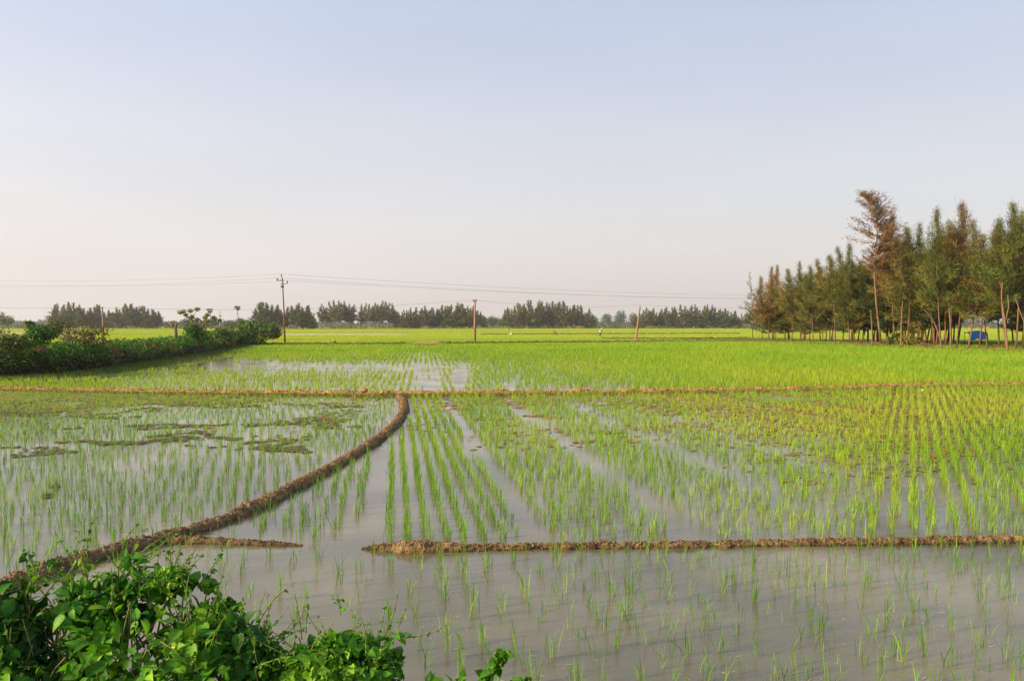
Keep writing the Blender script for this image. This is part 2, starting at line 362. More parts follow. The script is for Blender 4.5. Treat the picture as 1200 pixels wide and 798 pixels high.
# ------------------------------------------------------------------ rice
def ptemplate(kind):
    if kind == 'fine':   # 3 segments, curves along +Y while rising in +Z
        t = np.array([0, .4, .75, 1.0]); w = np.array([.7, 1, .75, 0]) * .5
    elif kind == 'mid':
        t = np.array([0, .6, 1.0]); w = np.array([.9, 1, 0]) * .5
    else:
        t = np.array([0, 1.0]); w = np.array([1.0, 0]) * .5
    return t, w
def blades(base, hgt, lean, az, wid, col, kind):
    """vectorised blades; base (N,3)"""
    t, w = ptemplate(kind); N = len(base); n = len(t)
    ax = np.stack([np.cos(az), np.sin(az), np.zeros(N)], 1)
    tw = az + rng.uniform(-.9, .9, N) + math.pi / 2
    sx = np.stack([np.cos(tw), np.sin(tw), np.zeros(N)], 1)
    V = []
    for k in range(n):
        off = lean * hgt * t[k] ** 1.8; z = hgt * t[k] * (1 - .35 * np.minimum(lean, 1) * t[k])
        c = base + ax * off[:, None]; c[:, 2] += z
        if k < n - 1: V.append(c - sx * (wid * w[k])[:, None]); V.append(c + sx * (wid * w[k])[:, None])
        else: V.append(c)
    V = np.stack(V, 1); nv = V.shape[1]; off = (np.arange(N) * nv)[:, None]
    F3 = (np.array([[nv - 3, nv - 2, nv - 1]])[None] + off[:, :, None]).reshape(-1, 3)
    Fs = [F3]
    if n > 2:
        q = np.array([[2 * k, 2 * k + 1, 2 * k + 3, 2 * k + 2] for k in range(n - 2)])
        Fs.append((q[None] + off[:, :, None]).reshape(-1, 4))
    shade = 1
    # old leaf bases are straw coloured, tips fresher
    cc = col[:, None, :] * np.ones((1, nv, 1)); 
    b = np.clip(1 - np.array([t[min(i // 2, n - 1)] for i in range(nv)]) * 3, 0, 1)[None, :, None]
    cc = cc * (1 - .45 * b) + np.array([.30, .24, .09])[None, None, :] * (.45 * b)
    return V.reshape(-1, 3).astype(np.float32), Fs, cc.reshape(-1, 3)
DEEP = np.array([.075, .215, .022]); FRESH = np.array([.21, .40, .018]); YEL = np.array([.40, .48, .03])
def tuft_cols(mixv, n):
    mixv = np.repeat(mixv, n)[:, None] + rng.normal(0, .12, (len(mixv) * n, 1)); mixv = np.clip(mixv, 0, 1)
    c = np.where(mixv < .5, DEEP + (FRESH - DEEP) * mixv * 2, FRESH + (YEL - FRESH) * (mixv - .5) * 2)
    return c * rng.uniform(.8, 1.15, (len(c), 1))
def tufts(xy, hgt, mixv, nb, wid, kind, lean=.35, spread=.02, z0=-.02):
    N = len(xy); base = np.repeat(np.c_[xy, np.full(N, z0)], nb, 0)
    base[:, :2] += rng.normal(0, spread, (N * nb, 2))
    h = np.repeat(hgt, nb) * rng.uniform(.55, 1.1, N * nb)
    ln = np.abs(rng.normal(0, lean, N * nb)) + .04
    az = rng.uniform(0, 2 * math.pi, N * nb)
    w = wid * rng.uniform(.7, 1.2, N * nb)
    return blades(base, h, ln, az, w, tuft_cols(mixv, nb), kind)
def lattice(x0, x1, y0, y1, du, dv, slope, ju=.02, jv=.05):
    """rows that run along the direction (slope,1); returns x,y,u"""
    us = np.arange(min(x0 - slope * y1, x0 - slope * y0), max(x1 - slope * y0, x1 - slope * y1), du)
    vs = np.arange(y0, y1, dv); U, W = np.meshgrid(us, vs); U = U.ravel(); W = W.ravel()
    W = W + rng.uniform(-.5, .5, len(W)) * dv + 0 * U; W = W + rng.normal(0, jv, len(W)); U = U + rng.normal(0, ju, len(U))
    X = U + slope * W
    m = (X > x0) & (X < x1) & (W > y0) & (W < y1)
    return X[m], W[m], U[m]
def inview(X, Y, pad=60): m = 4.5; return np.abs(X) < (600 + pad) / F * Y + m      # the frame and a few metres beside it

# centre paddy
parts = []
X, Y, U = lattice(-6, 22, 8.0, 31, .205, .115, -.152, .016, .03)
X2, Y2, U2 = lattice(3, 24, 8.0, 31, .235, .12, .52, .036, .06)
q = X - .52 * Y < rng.normal(-.75, .5, len(X)); q2 = U2 > rng.normal(-.75, .5, len(U2)); X, Y, U = np.r_[X[q], X2[q2]], np.r_[Y[q], Y2[q2]], np.r_[U[q], np.full(q2.sum(), .0)]
k = (X > xcurve(Y) + .24) & (Y > ynear(X) + .16) & (Y < yfar(X) - .3) & inview(X, Y)
lane = (U + .27) / 1.8; li = np.floor(lane); fr = lane - li
k &= (np.abs(fr - np.round(fr)) > .085 + .02 * np.sin(Y)) | (U == 0)
n1 = fbm(X * .35, Y * .35, 2.0); n2 = fbm(X * 1.2, Y * .5, 5.0)
patchy = np.where((li == 0) & (U != 0), .92, .86) + .3 * np.clip((X / Y - .22) * 3, 0, 1) * np.clip((Y - 11) / 5, 0, 1)
k &= rng.uniform(0, 1, len(X)) < patchy * np.clip(.62 + 1.5 * (n2 - .25), .4, 1)
k &= ~((U < -.35) & (rng.uniform(0, 1, len(X)) < .35))
X, Y, U, n1, li = X[k], Y[k], U[k], n1[k], li[k]
j = np.where((li == 0) | (U == 0), 0, 1)                                     # rows away from the first strip are less tidy
X = X + rng.normal(0, .03, len(X)) * j; Y = Y + rng.normal(0, .05, len(X)) * j
mixv = np.clip(.16 + .8 * (n1 - .3) + .12 * (X > 0) + .015 * (Y - 9), .02, .95)
mixv = np.where((Y < 11) & (X > 1.5) & (X < 6), mixv + .14, mixv)
gold = np.exp(-((X / Y - .42) / .22) ** 2) * np.exp(-((Y - 17) / 5.5) ** 2); mixv = np.clip(mixv + .38 * gold, 0, 1)
hg = (1 - .22 * gold) * rng.uniform(.18, .31, len(X)) * np.interp(Y, [8, 13, 17, 26], [.88, .95, .85, .7]) * (1 + .25 * np.clip((X / Y - .3) * 4, 0, 1))
s = Y < 15
parts.append(tufts(np.c_[X, Y][s], hg[s], mixv[s], 8, .0065, 'fine', .22, .016))
s = ~s
parts.append(tufts(np.c_[X, Y][s], hg[s], mixv[s], 6, .0085, 'mid', .25, .02))
V, Fs, c = joinm(parts)
tag(obj('rice_crop', V, Fs, M['rice'], col=c), 'rows of young green rice standing in the middle paddy between the mud banks', 'rice', kind='stuff')
# left paddy
X, Y, U = lattice(-26, -2, 6.2, 27.6, .20, .14, -.33, .04, .07)
k = (X < xcurve(Y) - .26) & (Y < yfar(X) - .3) & inview(X, Y)
n2 = fbm(X * .8, Y * .5, 15.0)
k &= rng.uniform(0, 1, len(X)) < np.clip(.48 + 1.4 * (n2 - .25), .35, 1) * np.interp(Y, [6, 9, 14, 27], [.8, 1, .95, .95])
X, Y = X[k], Y[k]
mixv = np.clip(.06 + .6 * (fbm(X * .4, Y * .4, 22.) - .3) + .02 * (Y - 9), .02, .7)
hg = rng.uniform(.15, .27, len(X)) * np.interp(Y, [7, 14, 20, 27], [1, .85, .6, .6])
s = Y < 15
V, Fs, c = joinm([tufts(np.c_[X, Y][s], hg[s], mixv[s], 7, .0058, 'fine', .26, .015), tufts(np.c_[X, Y][~s], hg[~s], mixv[~s], 5, .010, 'mid', .3, .02)])
tag(obj('rice_crop', V, Fs, M['rice'], col=c), 'thin young rice standing in the watery paddy left of the curving bank', 'rice', kind='stuff')
# middle distance (beyond the orange bank)
parts = []
def field2(y0, y1, du, dv, nb, wid, kind, spread, seed):
    X, Y, U = lattice(-60, 70, y0, y1, du, dv, -.115, .02 * du / .2, .04 * du / .2)
    vx = 600 + F * X / Y; vy = 381 + H * F / Y
    hedge_x = np.interp(Y, [28, 33, 39, 47, 61, 90, 95], [-40, -17.5, -18.5, -19.5, -23.0, -29.3, -31])
    k = (Y > yfar(X) + .3) & (Y < FAR0 - 1.0) & (X > hedge_x) & inview(X, Y, 40)
    dens = np.full(len(X), .97)
    n = fbm(X * .25, Y * .12, 31. ); nf = fbm(X * .9, Y * .35, 41.)
    def blob(cx, cy, rx, ry): return np.exp(-((vx - cx) / rx) ** 2 - ((vy - cy) / ry) ** 2)
    wet = blob(265, 425, 50, 8) + blob(500, 445, 16, 20) + blob(540, 440, 10, 18) + .9 * blob(598, 452, 7, 8) + .7 * blob(400, 430, 110, 6) + .7 * blob(660, 458, 45, 4) + .5 * blob(720, 452, 25, 6) + .35 * blob(950, 438, 120, 5)
    base = np.interp(vx, [100, 200, 520, 640, 760, 900, 1200], [.7, .52, .48, .62, .85, .97, .98]) + np.interp(vy, [403, 412, 425, 440], [.5, .35, .1, 0])
    dens = np.clip(base - wet * (.65 + .5 * nf) - .5 * np.clip(nf - .55, 0, 1), .04, 1)
    k &= rng.uniform(0, 1, len(X)) < dens
    X, Y, n, vy, vx = X[k], Y[k], n[k], vy[k], vx[k]
    mixv = np.clip(.60 + .5 * (n - .45) + np.interp(vy, [403, 425, 445], [-.02, 0, .05]), .1, .95)
    h = rng.uniform(.24, .36, len(X)) * np.interp(vx, [200, 620, 800, 950], [.68, .72, 1, 1.25]) * np.interp(vy, [403, 420, 430], [1.25, 1.15, 1])
    parts.append(tufts(np.c_[X, Y], h, mixv, nb, wid, kind, .3, spread))
field2(26, 44, .27, .20, 9, .012, 'mid', .028, 1)
field2(44, 68, .34, .28, 9, .020, 'mid', .04, 2)
field2(68, 95, .44, .38, 10, .034, 'mid', .08, 3)
V, Fs, c = joinm(parts)
tag(obj('rice_crop', V, Fs, M['rice'], col=c), 'bright rice growing in the paddy beyond the orange bank', 'rice', kind='stuff')
# far fields
parts = []
def field3(y0, y1, sp, nb, wid, h, spread):
    X, Y, U = lattice(-340, 340, y0, y1, sp, sp, -.1, sp * .3, sp * .3)
    vx = 600 + F * X / Y; vy = 381 + H * F / Y
    k = inview(X, Y, 30) & ~((vx > 285) & (vx < 480) & (vy > 390.9) & (vy < 393.7)) & ~((vx < 95) & (vy > 389.3) & (vy < 392.3))
    k &= ~((X > 34) & (X < 80) & (Y < 130) & (X > 34 + .1 * (Y - 95)) & (vx > 868) & (Y < 122))
    X, Y, vy, vx = X[k], Y[k], vy[k], vx[k]
    n = fbm(X * .03, Y * .03, 51.) ; n2 = np.sin(vy * 2.7 + vx * .004) * .05
    plots = hashf(np.floor(Y / 31), np.floor((X + Y * .2) / 70), 3.0)
    mixv = np.clip(.86 + .35 * (n - .5) + .45 * (plots - .5) + n2, .1, 1)
    parts.append(tufts(np.c_[X, Y], np.full(len(X), h), mixv, nb, wid, 'coarse', .35, spread, .0))
field3(96, 150, .55, 8, .05, .36, .15)
field3(150, 260, 1.0, 10, .11, .38, .3)
field3(260, 500, 2.4, 14, .25, .42, .8)
V, Fs, c = joinm(parts)
tag(obj('rice_crop', V, Fs, M['rice'], col=c), 'dense bright green rice covering the far fields', 'rice', kind='stuff')
# nearest paddy: single plants
near_meshes = []
for i in range(14):
    V, Fs, c = joinm([tufts(np.zeros((1, 2)), np.array([rng.uniform(.16, .27)]), np.array([rng.uniform(.0, .45)]), int(rng.integers(3, 9)), .0050, 'fine', .38, .013)])
    near_meshes.append(new_mesh('rice_plant', V, Fs, M['rice'], c))
X, Y, U = lattice(-5, 11.5, 4.6, 8.2, .235, .135, -.15, .035, .05)
cx = xcurve(Y)
k = (X > cx + .3) & (Y < ynear(X) - .17) & (600 + F * X / Y > 20) & (381 + H * F / Y < 830)
k &= rng.uniform(0, 1, len(X)) < np.where(X < -.8, .42, .78)
hid = (600 + F * X / Y < 250) & (381 + H * F / Y > 670)
k &= ~hid
inn = 600 + F * X / Y < 1225; idx = np.where(k & inn)[0]; idx = idx[np.argsort(Y[idx])]; rest = np.r_[idx[298:], np.where(k & ~inn)[0]]; idx = idx[:298]
for i in idx:
    o = link('rice_plant', near_meshes[int(rng.integers(0, 14))], loc=(X[i], Y[i], 0))
    o.rotation_euler = (0, 0, float(rng.uniform(0, 6.28))); s = float(rng.uniform(.75, 1.15)); o.scale = (s, s, s)
    tag(o, 'small green rice seedling standing in the muddy water at the bottom of the picture', 'rice plant', 'rice seedlings in the nearest paddy')
if len(rest):
    V, Fs, c = joinm([tufts(np.c_[X, Y][rest], rng.uniform(.16, .27, len(rest)), rng.uniform(0, .45, len(rest)), 6, .0050, 'fine', .34, .013)])
    tag(obj('rice_crop', V, Fs, M['rice'], col=c), 'small rice seedlings in the strip of water just this side of the cross bank', 'rice', kind='stuff')
print('near rice', len(idx), len(rest))

# ------------------------------------------------------------------ floating weed mats
def weed(regions, label, zz=.006):
    """regions: list of (x array, y array, radius array, colour array)"""
    X = np.concatenate([r[0] for r in regions]); Y = np.concatenate([r[1] for r in regions]); Rr = np.concatenate([r[2] for r in regions]); c = np.concatenate([r[3] for r in regions])
    N = len(X); a = np.arange(8) / 8 * 2 * math.pi
    rad = Rr[:, None] * rng.uniform(.45, 1.2, (N, 8)); z = zz + rng.uniform(0, .008, N)
    V = np.zeros((N, 9, 3)); V[:, :8, 0] = X[:, None] + rad * np.cos(a) * 1.25; V[:, :8, 1] = Y[:, None] + rad * np.sin(a); V[:, :8, 2] = z[:, None]
    V[:, 8, 0] = X; V[:, 8, 1] = Y; V[:, 8, 2] = z + rng.uniform(.006, .02, N)
    f = np.array([(k, (k + 1) % 8, 8) for k in range(8)])
    Fs = (f[None] + (np.arange(N) * 9)[:, None, None]).reshape(-1, 3)
    cc = np.repeat(c[:, None, :], 9, 1) * rng.uniform(.75, 1.25, (N, 9, 1))
    tag(obj('floating_weed', V.reshape(-1, 3), [Fs], M['weed'], col=cc.reshape(-1, 3)), label, 'water weed', kind='stuff')
OL = np.array([.11, .105, .025]); RED = np.array([.30, .125, .045]); OG = np.array([.13, .16, .02]); DK = np.array([.085, .062, .03])
def pxpatch(cx, cy, hw, hh, n, r, cols, soft=False):
    a = rng.uniform(0, 2 * math.pi, n); q = np.abs(rng.normal(0, .62, n)) if soft else np.sqrt(rng.uniform(0, 1, n))
    px = cx + hw * q * np.cos(a); py = np.maximum(cy + hh * q * np.sin(a), np.interp(px, [0, 1000, 1200], [465, 460, 456]))
    g = np.array([G(p_, q_)[:2] for p_, q_ in zip(px, py)])
    g[:, 0] += (fbm(g[:, 0] * 1.7, g[:, 1] * 1.7, 151.) - .5) * 1.3; g[:, 1] += (fbm(g[:, 0] * 1.5 + 7, g[:, 1] * 1.5, 161.) - .5) * 1.6
    kk = fbm(g[:, 0] * 2.6, g[:, 1] * 2.0, 171.) > rng.uniform(.30, .62, len(g)); g = g[kk]; n = len(g)
    w = rng.integers(0, len(cols), n); col = np.array(cols)[w]
    return g[:, 0], g[:, 1], r * rng.uniform(.5, 1.4, n), col
def noise_region(x0, x1, y0, y1, n, fun, r, cols):
    X = rng.uniform(x0, x1, n); Y = rng.uniform(y0, y1, n); p = fun(X, Y); k = rng.uniform(0, 1, n) < p; X, Y = X[k], Y[k]
    return X, Y, r * rng.uniform(.4, 1.5, len(X)), np.array(cols)[rng.integers(0, len(cols), len(X))]
L_ = []
for (cx, cy, hw, hh, n) in [(15, 525, 13, 2, 60), (63, 528, 17, 2.6, 90), (88, 520, 10, 1.5, 40), (118, 521, 23, 2.4, 110), (193, 498, 36, 2.2, 170), (249, 498, 12, 2, 50), (205, 516, 22, 2.2, 90),
                            (255, 515, 20, 2.6, 90), (220, 509, 16, 1.6, 60), (310, 517, 26, 3, 130), (330, 528, 30, 2, 100), (365, 529, 14, 1.5, 40), (368, 496, 40, 4.5, 330), (162, 480, 20, 2, 80), (301, 498, 9, 2, 40),
                            (30, 484, 50, 3, 260), (110, 489, 30, 2, 90), (78, 502, 10, 1.3, 30), (250, 476, 50, 2, 160), (310, 473, 25, 1.5, 70), (390, 475, 30, 2, 120), (65, 572, 18, 4, 9), (240, 526, 20, 2, 30)]:
    L_.append(pxpatch(cx, cy, hw * 1.25, hh * 1.25, int(n * 2.2), .055, [OL, DK, DK, np.array([.10, .085, .03])]))
L_.append(noise_region(-19, -4, 15, 27, 9000, lambda x, y: np.clip((fbm(x * .9, y * .5, 61.) - .55) * 7, 0, 1) * np.interp(y, [15, 20, 27], [.25, .6, .8]), .06, [OL, DK, OG, RED]))
# weedy margin below the orange bank on the left
L_.append(noise_region(-22, -7, 19.5, 28, 26000, lambda x, y: np.clip((-6.5 - .55 * (yfar(x) - y) * 1.9 - x) * .14 + (fbm(x * .7, y * .7, 66.) - .5) * 2.4, 0, 1) * (y < yfar(x) - .25), .085, [OG, OG, OL, np.array([.26, .17, .04])]))
weed(L_, 'dark olive mats of weed floating on the left paddy')
L_ = [noise_region(-3, 22, 14, 30, 30000, lambda x, y: np.clip((fbm(x * .5, y * .35, 71.) - .43 + .12 * np.clip((x / y - .2) * 3, 0, 1)) * 5, 0, 1) * np.interp(y - .15 * x, [12, 15, 19, 26], [.05, .25, .7, .9]) * np.interp(x / y, [-.1, .1, .3, .5], [.35, .45, 1, .7]) * (y < yfar(x) - .25) * (x > xcurve(y) + .3), .065, [RED, RED, OG, OL, np.array([.34, .22, .05])]),
      pxpatch(600, 490, 60, 2, 150, .06, [OG, RED]), pxpatch(700, 506, 22, 2, 90, .06, [OG, OL]), pxpatch(740, 503, 12, 2, 50, .06, [RED, OG]), pxpatch(650, 504, 10, 2, 30, .05, [RED]),
      pxpatch(870, 500, 110, 8, 420, .055, [RED, RED, OG]), pxpatch(935, 568, 14, 2.2, 40, .04, [RED]), pxpatch(912, 563, 5, 2, 12, .04, [RED]), pxpatch(955, 565, 6, 1.5, 12, .04, [RED]),
      pxpatch(1070, 506, 200, 36, 11000, .045, [np.array([.22, .19, .035]), np.array([.25, .17, .04]), OG, OG], True), pxpatch(1000, 478, 230, 16, 3800, .05, [OG, OG, np.array([.25, .19, .035]), RED], True),
      pxpatch(1120, 532, 90, 4, 240, .05, [RED, OG]), pxpatch(1080, 487, 120, 20, 900, .05, [OG, OG, RED], True), pxpatch(560, 474, 70, 5, 260, .07, [OG, RED])]
weed(L_, 'reddish brown and olive weed floating among the middle rice rows')

# pale slivers painted in for ripple highlights on the near water, plus dark bits
n = 2600; x = rng.uniform(-6, 9, n); y = 4.7 + 9 * rng.uniform(0, 1, n) ** 1.6; kk = fbm(x * .8, y * .9, 201.) > rng.uniform(.3, .62, n); x, y = x[kk], y[kk]; n = len(x)
az = rng.normal(.2, .7, n); dd = np.stack([np.cos(az), np.sin(az), np.zeros(n)], 1); ls = rng.uniform(.008, .05, n) ** 1.0
TVs = np.array([(-.5, 0, 0), (.5, 0, 0), (.4, 1, 0), (-.4, 1, 0)]); V, Fs, c = merge(TVs, [np.array([(0, 1, 2, 3)])], np.c_[x, y, rng.uniform(.003, .006, n)], basis(dd, np.tile([0, 0, 1.], (n, 1))), np.stack([rng.uniform(.002, .005, n), ls, ls], 1), np.array([(.55, .48, .33), (.42, .34, .2), (.16, .12, .07), (.6, .56, .45)])[rng.integers(0, 4, n)])
tag(obj('ripple_slivers', V, Fs, M['weed'], col=c), 'tiny pale slivers standing in for ripple glints, with dark bits, on the near water', 'straw', kind='stuff')
# ------------------------------------------------------------------ leaves, hedge, bushes
def leaf_template(cordate=True):
    ts = [0, .12, .32, .58, .82, 1.0]; ws = [.10, .36, .42, .31, .14, 0] if cordate else [0, .14, .2, .17, .09, 0]
    V, c = [], []
    for t, w in zip(ts, ws):
        zc = -.22 * (t - .35) ** 2
        V.append((0, t - (.0 if t else 0), zc)); c.append(1.25)
        if w > 0:
            yb = t - (.10 if t < .2 and cordate else 0)
            V.append((-w, yb, zc + .10 * w / .4)); V.append((w, yb, zc + .10 * w / .4)); c += [.92, .92]
    V = np.array(V); Ft, Fq = [], []
    row = []; i = 0
    for w in ws:
        if w > 0: row.append((i, i + 1, i + 2)); i += 3
        else: row.append((i,)); i += 1
    for a, b in zip(row[:-1], row[1:]):
        if len(a) == 3 and len(b) == 3: Fq += [(a[1], a[0], b[0], b[1]), (a[0], a[2], b[2], b[0])]
        elif len(b) == 1: Ft += [(a[1], a[0], b[0]), (a[0], a[2], b[0])]
        else: Ft += [(a[0], b[0], b[1]), (a[0], b[2], b[0])]
    return V, [f for f in (np.array(Ft), np.array(Fq)) if len(f)], np.array(c)
LT = leaf_template(True); LN = leaf_template(False)
SV = np.array([(0, 0, 0), (-.32, .45, .06), (.32, .45, .06), (0, 1, -.05)]); SF = [np.array([(0, 2, 3, 1)])]
CV = np.array([(-.5, -.5, 0), (.5, -.5, .1), (.5, .5, 0), (-.5, .5, .1)])
def unit(n):
    v = rng.normal(0, 1, (n, 3)); return v / np.linalg.norm(v, axis=1, keepdims=True)
def leaf_cloud(pos, out, size, cols, tmpl, droop=.5, flat=.6):
    N = len(pos); d = out * .7 + unit(N) * .8 + np.array([0, 0, -droop]); nrm = np.array([0, 0, 1.]) * flat + out * .5 + unit(N) * .55
    R = basis(d, nrm)
    T = tmpl if len(tmpl) == 3 else (tmpl[0], tmpl[1], None)
    return merge(T[0], T[1], pos, R, size, cols, T[2])
def ellipsoid_pts(c, r, n, shell=.35):
    u = unit(n); q = (1 - shell * rng.uniform(0, 1, n) ** 1.5)[:, None]
    return np.array(c) + u * np.array(r) * q, u

# long hedge
HP = np.array([(-46, 27.5), (-34, 30), (-25.5, 31.8), (-22.8, 34), (-22.6, 39), (-23.8, 47), (-26.0, 60), (-29, 72), (-32.5, 87)])
HH = np.array([1.35, 1.35, 1.38, 1.42, 1.38, 1.3, 1.2, 1.2, 1.4])
def hedge():
    t = thing('hedgerow', (HP[3][0], HP[3][1], 0), 'long dark green vine-covered hedge along the left edge of the paddy', 'hedge')
    loc = np.array([HP[3][0], HP[3][1], 0])
    d = np.r_[0, np.cumsum(np.linalg.norm(np.diff(HP, axis=0), axis=1))]
    parts = []
    n = 80000
    s = rng.uniform(0, 1, n) ** 1.0 * d[-1]; s[:22000] = rng.uniform(12, 32, 22000)
    cx = np.interp(s, d, HP[:, 0]); cy = np.interp(s, d, HP[:, 1]); hh = np.interp(s, d, HH)
    tx = np.interp(s + .5, d, HP[:, 0]) - cx + 1e-3; ty = np.interp(s + .5, d, HP[:, 1]) - cy + 1e-3; l = np.hypot(tx, ty); nx, ny = ty / l, -tx / l
    hh = hh * (1 + .50 * (fbm(s * .45, s * 0, 81.) - .5) + .55 * (fbm(s * 1.7, s * 0 + 3, 85.) - .5))
    th = rng.uniform(0, math.pi, n); lump = fbm(s * .9, th * 1.3, 91.)
    wid = 1.7 * (1 + .5 * (fbm(s * .6, th * .8, 95.) - .5)); q = 1 - .30 * rng.uniform(0, 1, n) ** 1.3; q = q * (.82 + .4 * lump)
    off = np.cos(th) * wid * q; z = np.sin(th) ** .75 * hh * q + .03
    pos = np.stack([cx + nx * off, cy + ny * off, z], 1) - loc
    out = np.stack([nx * np.cos(th), ny * np.cos(th), np.sin(th)], 1)
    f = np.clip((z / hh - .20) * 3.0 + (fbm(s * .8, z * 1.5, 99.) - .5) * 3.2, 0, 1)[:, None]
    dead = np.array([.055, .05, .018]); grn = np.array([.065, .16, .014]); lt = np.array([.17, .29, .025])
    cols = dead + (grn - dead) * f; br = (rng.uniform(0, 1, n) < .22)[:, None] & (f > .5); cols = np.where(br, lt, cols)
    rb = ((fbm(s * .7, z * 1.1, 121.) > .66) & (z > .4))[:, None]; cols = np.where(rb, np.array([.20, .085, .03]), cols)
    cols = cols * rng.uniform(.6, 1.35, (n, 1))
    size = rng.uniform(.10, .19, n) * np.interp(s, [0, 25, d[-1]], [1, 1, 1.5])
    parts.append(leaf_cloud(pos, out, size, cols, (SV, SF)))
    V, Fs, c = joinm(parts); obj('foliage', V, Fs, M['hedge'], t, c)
    # tangled stems
    tb = []
    for i in range(420):
        ss = random.uniform(18, d[-1]); x = np.interp(ss, d, HP[:, 0]) + random.uniform(-1.2, 1.5); y = np.interp(ss, d, HP[:, 1]) + random.uniform(-.5, .5); hq = np.interp(ss, d, HH)
        p = np.array([x, y, 0.]); pts = [p]; v = np.array([random.uniform(-.3, .3), random.uniform(-.3, .3), 1.])
        for k in range(4):
            v += np.array([random.uniform(-.35, .35), random.uniform(-.35, .35), random.uniform(-.3, .05)]); p = p + v * hq * .24; pts.append(p)
        tb.append(tube(np.array(pts) - loc, np.linspace(.03, .008, 5), 4, cap=False))
    V, Fs, c = joinm(tb); obj('stem', V, Fs, M['twig'], t)
    # solid dark core added so bright water doesn't show through the leaves
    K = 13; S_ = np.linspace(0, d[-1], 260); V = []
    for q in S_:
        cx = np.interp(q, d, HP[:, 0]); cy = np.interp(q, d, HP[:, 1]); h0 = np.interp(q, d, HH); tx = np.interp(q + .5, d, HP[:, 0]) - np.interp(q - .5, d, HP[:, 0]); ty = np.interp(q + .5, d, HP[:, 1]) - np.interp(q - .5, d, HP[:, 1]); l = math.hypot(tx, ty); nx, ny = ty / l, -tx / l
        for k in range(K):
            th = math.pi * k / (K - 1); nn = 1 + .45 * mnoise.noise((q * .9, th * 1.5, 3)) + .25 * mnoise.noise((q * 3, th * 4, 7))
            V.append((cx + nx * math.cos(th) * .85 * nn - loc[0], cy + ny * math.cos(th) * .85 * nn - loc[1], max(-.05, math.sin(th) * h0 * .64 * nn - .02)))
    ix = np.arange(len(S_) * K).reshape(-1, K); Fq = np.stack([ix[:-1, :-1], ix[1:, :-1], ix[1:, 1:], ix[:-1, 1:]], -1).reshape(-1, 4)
    obj('hedge_core', V, [Fq], rough_mat('dark_hedge_core', [(.35, (.02, .02, .008)), (.55, (.05, .05, .018)), (.75, (.11, .09, .035))], 5, bscale=9, bdist=.15, bump=1), t)
    return t
hedge()
def bush(name, c, r, n, size, cols, label, cat='shrub', tmpl=(SV, SF), mat='hedge', lumps=6, group=None, stems=14, flat=.6, stem_r=.02):
    c = np.array(c, float); r = np.array(r, float); t = thing(name, (c[0], c[1], max(0, c[2] - r[2])), label, cat, group); loc = np.array([c[0], c[1], max(0, c[2] - r[2])])
    parts = []
    for k in range(lumps):
        o = unit(1)[0] * r * .55; rr = r * random.uniform(.42, .7); m = n // lumps
        p, u = ellipsoid_pts(c + o, rr, m, .5); p[:, 2] = np.maximum(p[:, 2], .05)
        cc = np.array(cols)[rng.integers(0, len(cols), m)] * rng.uniform(.7, 1.3, (m, 1))
        parts.append(leaf_cloud(p - loc, u, rng.uniform(.6, 1.3, m) * size, cc, tmpl, flat=flat))
    V, Fs, cc = joinm(parts); obj('foliage', V, Fs, M[mat], t, cc)
    tb = []
    for i in range(stems):
        e = c + unit(1)[0] * r * .9; b = np.array([c[0] + random.uniform(-.2, .2) * r[0], c[1], loc[2]]); e[2] = max(e[2], b[2] + .2)
        mdl = (b + e) / 2 + unit(1)[0] * r * .15
        tb.append(tube(np.array([b, mdl, e]) - loc, [stem_r, stem_r * .7, stem_r * .3], 4, cap=False))
    V, Fs, cc = joinm(tb); obj('stem', V, Fs, M['twig'], t)
    return t
DG = (.035, .11, .014); MG = (.07, .16, .02); YG = (.15, .23, .03); BR = (.17, .10, .04); OLV = (.10, .12, .03)
def at(px, py, D): return P(px, py, D)
bush('shrub', at(292, 391, 86), (2.0, 2.0, 1.4), 3200, .28, [DG, MG, MG, OLV], 'rounded green bush at the far end of the hedge')
bush('shrub', at(295, 382, 92), (1.4, 1.5, .8), 1800, .28, [MG, OLV, YG], 'bush top rising behind the rounded bush at the hedge end')
bush('shrub', at(270, 393, 72), (1.6, 1.6, 1.0), 2000, .22, [MG, YG, OLV], 'yellowish bush in front of the rounded bush at the hedge end')
bush('shrub', at(318, 385, 112), (1.7, 1.7, 1.5), 1500, .3, [DG, OLV, MG], 'grey green bush left of the tall rusty pole')
bush('shrub', at(229, 392, 62), (.9, .9, .9), 1200, .2, [DG, DG, MG], 'small dark bush standing out of the hedge near the second lopped trunk')
bush('shrub', at(48, 396, 34), (.8, .8, .6), 2500, .11, [DG, MG], 'dark leafy hump rising from the near end of the hedge')
bush('shrub', at(12, 398, 32.5), (.9, .8, .5), 1800, .11, [DG, MG, BR], 'brown tinged leafy hump at the left edge of the hedge')
bush('shrub', at(95, 391, 40), (1.7, .9, .5), 900, .12, [BR, OLV, (.12, .07, .04)], 'thin brownish bush on top of the hedge with bare twigs', stems=60)
bush('shrub', at(70, 379, 60), (1.0, .8, .8), 900, .16, [DG, OLV], 'small round bush behind the hedge below the far grove', stems=25)
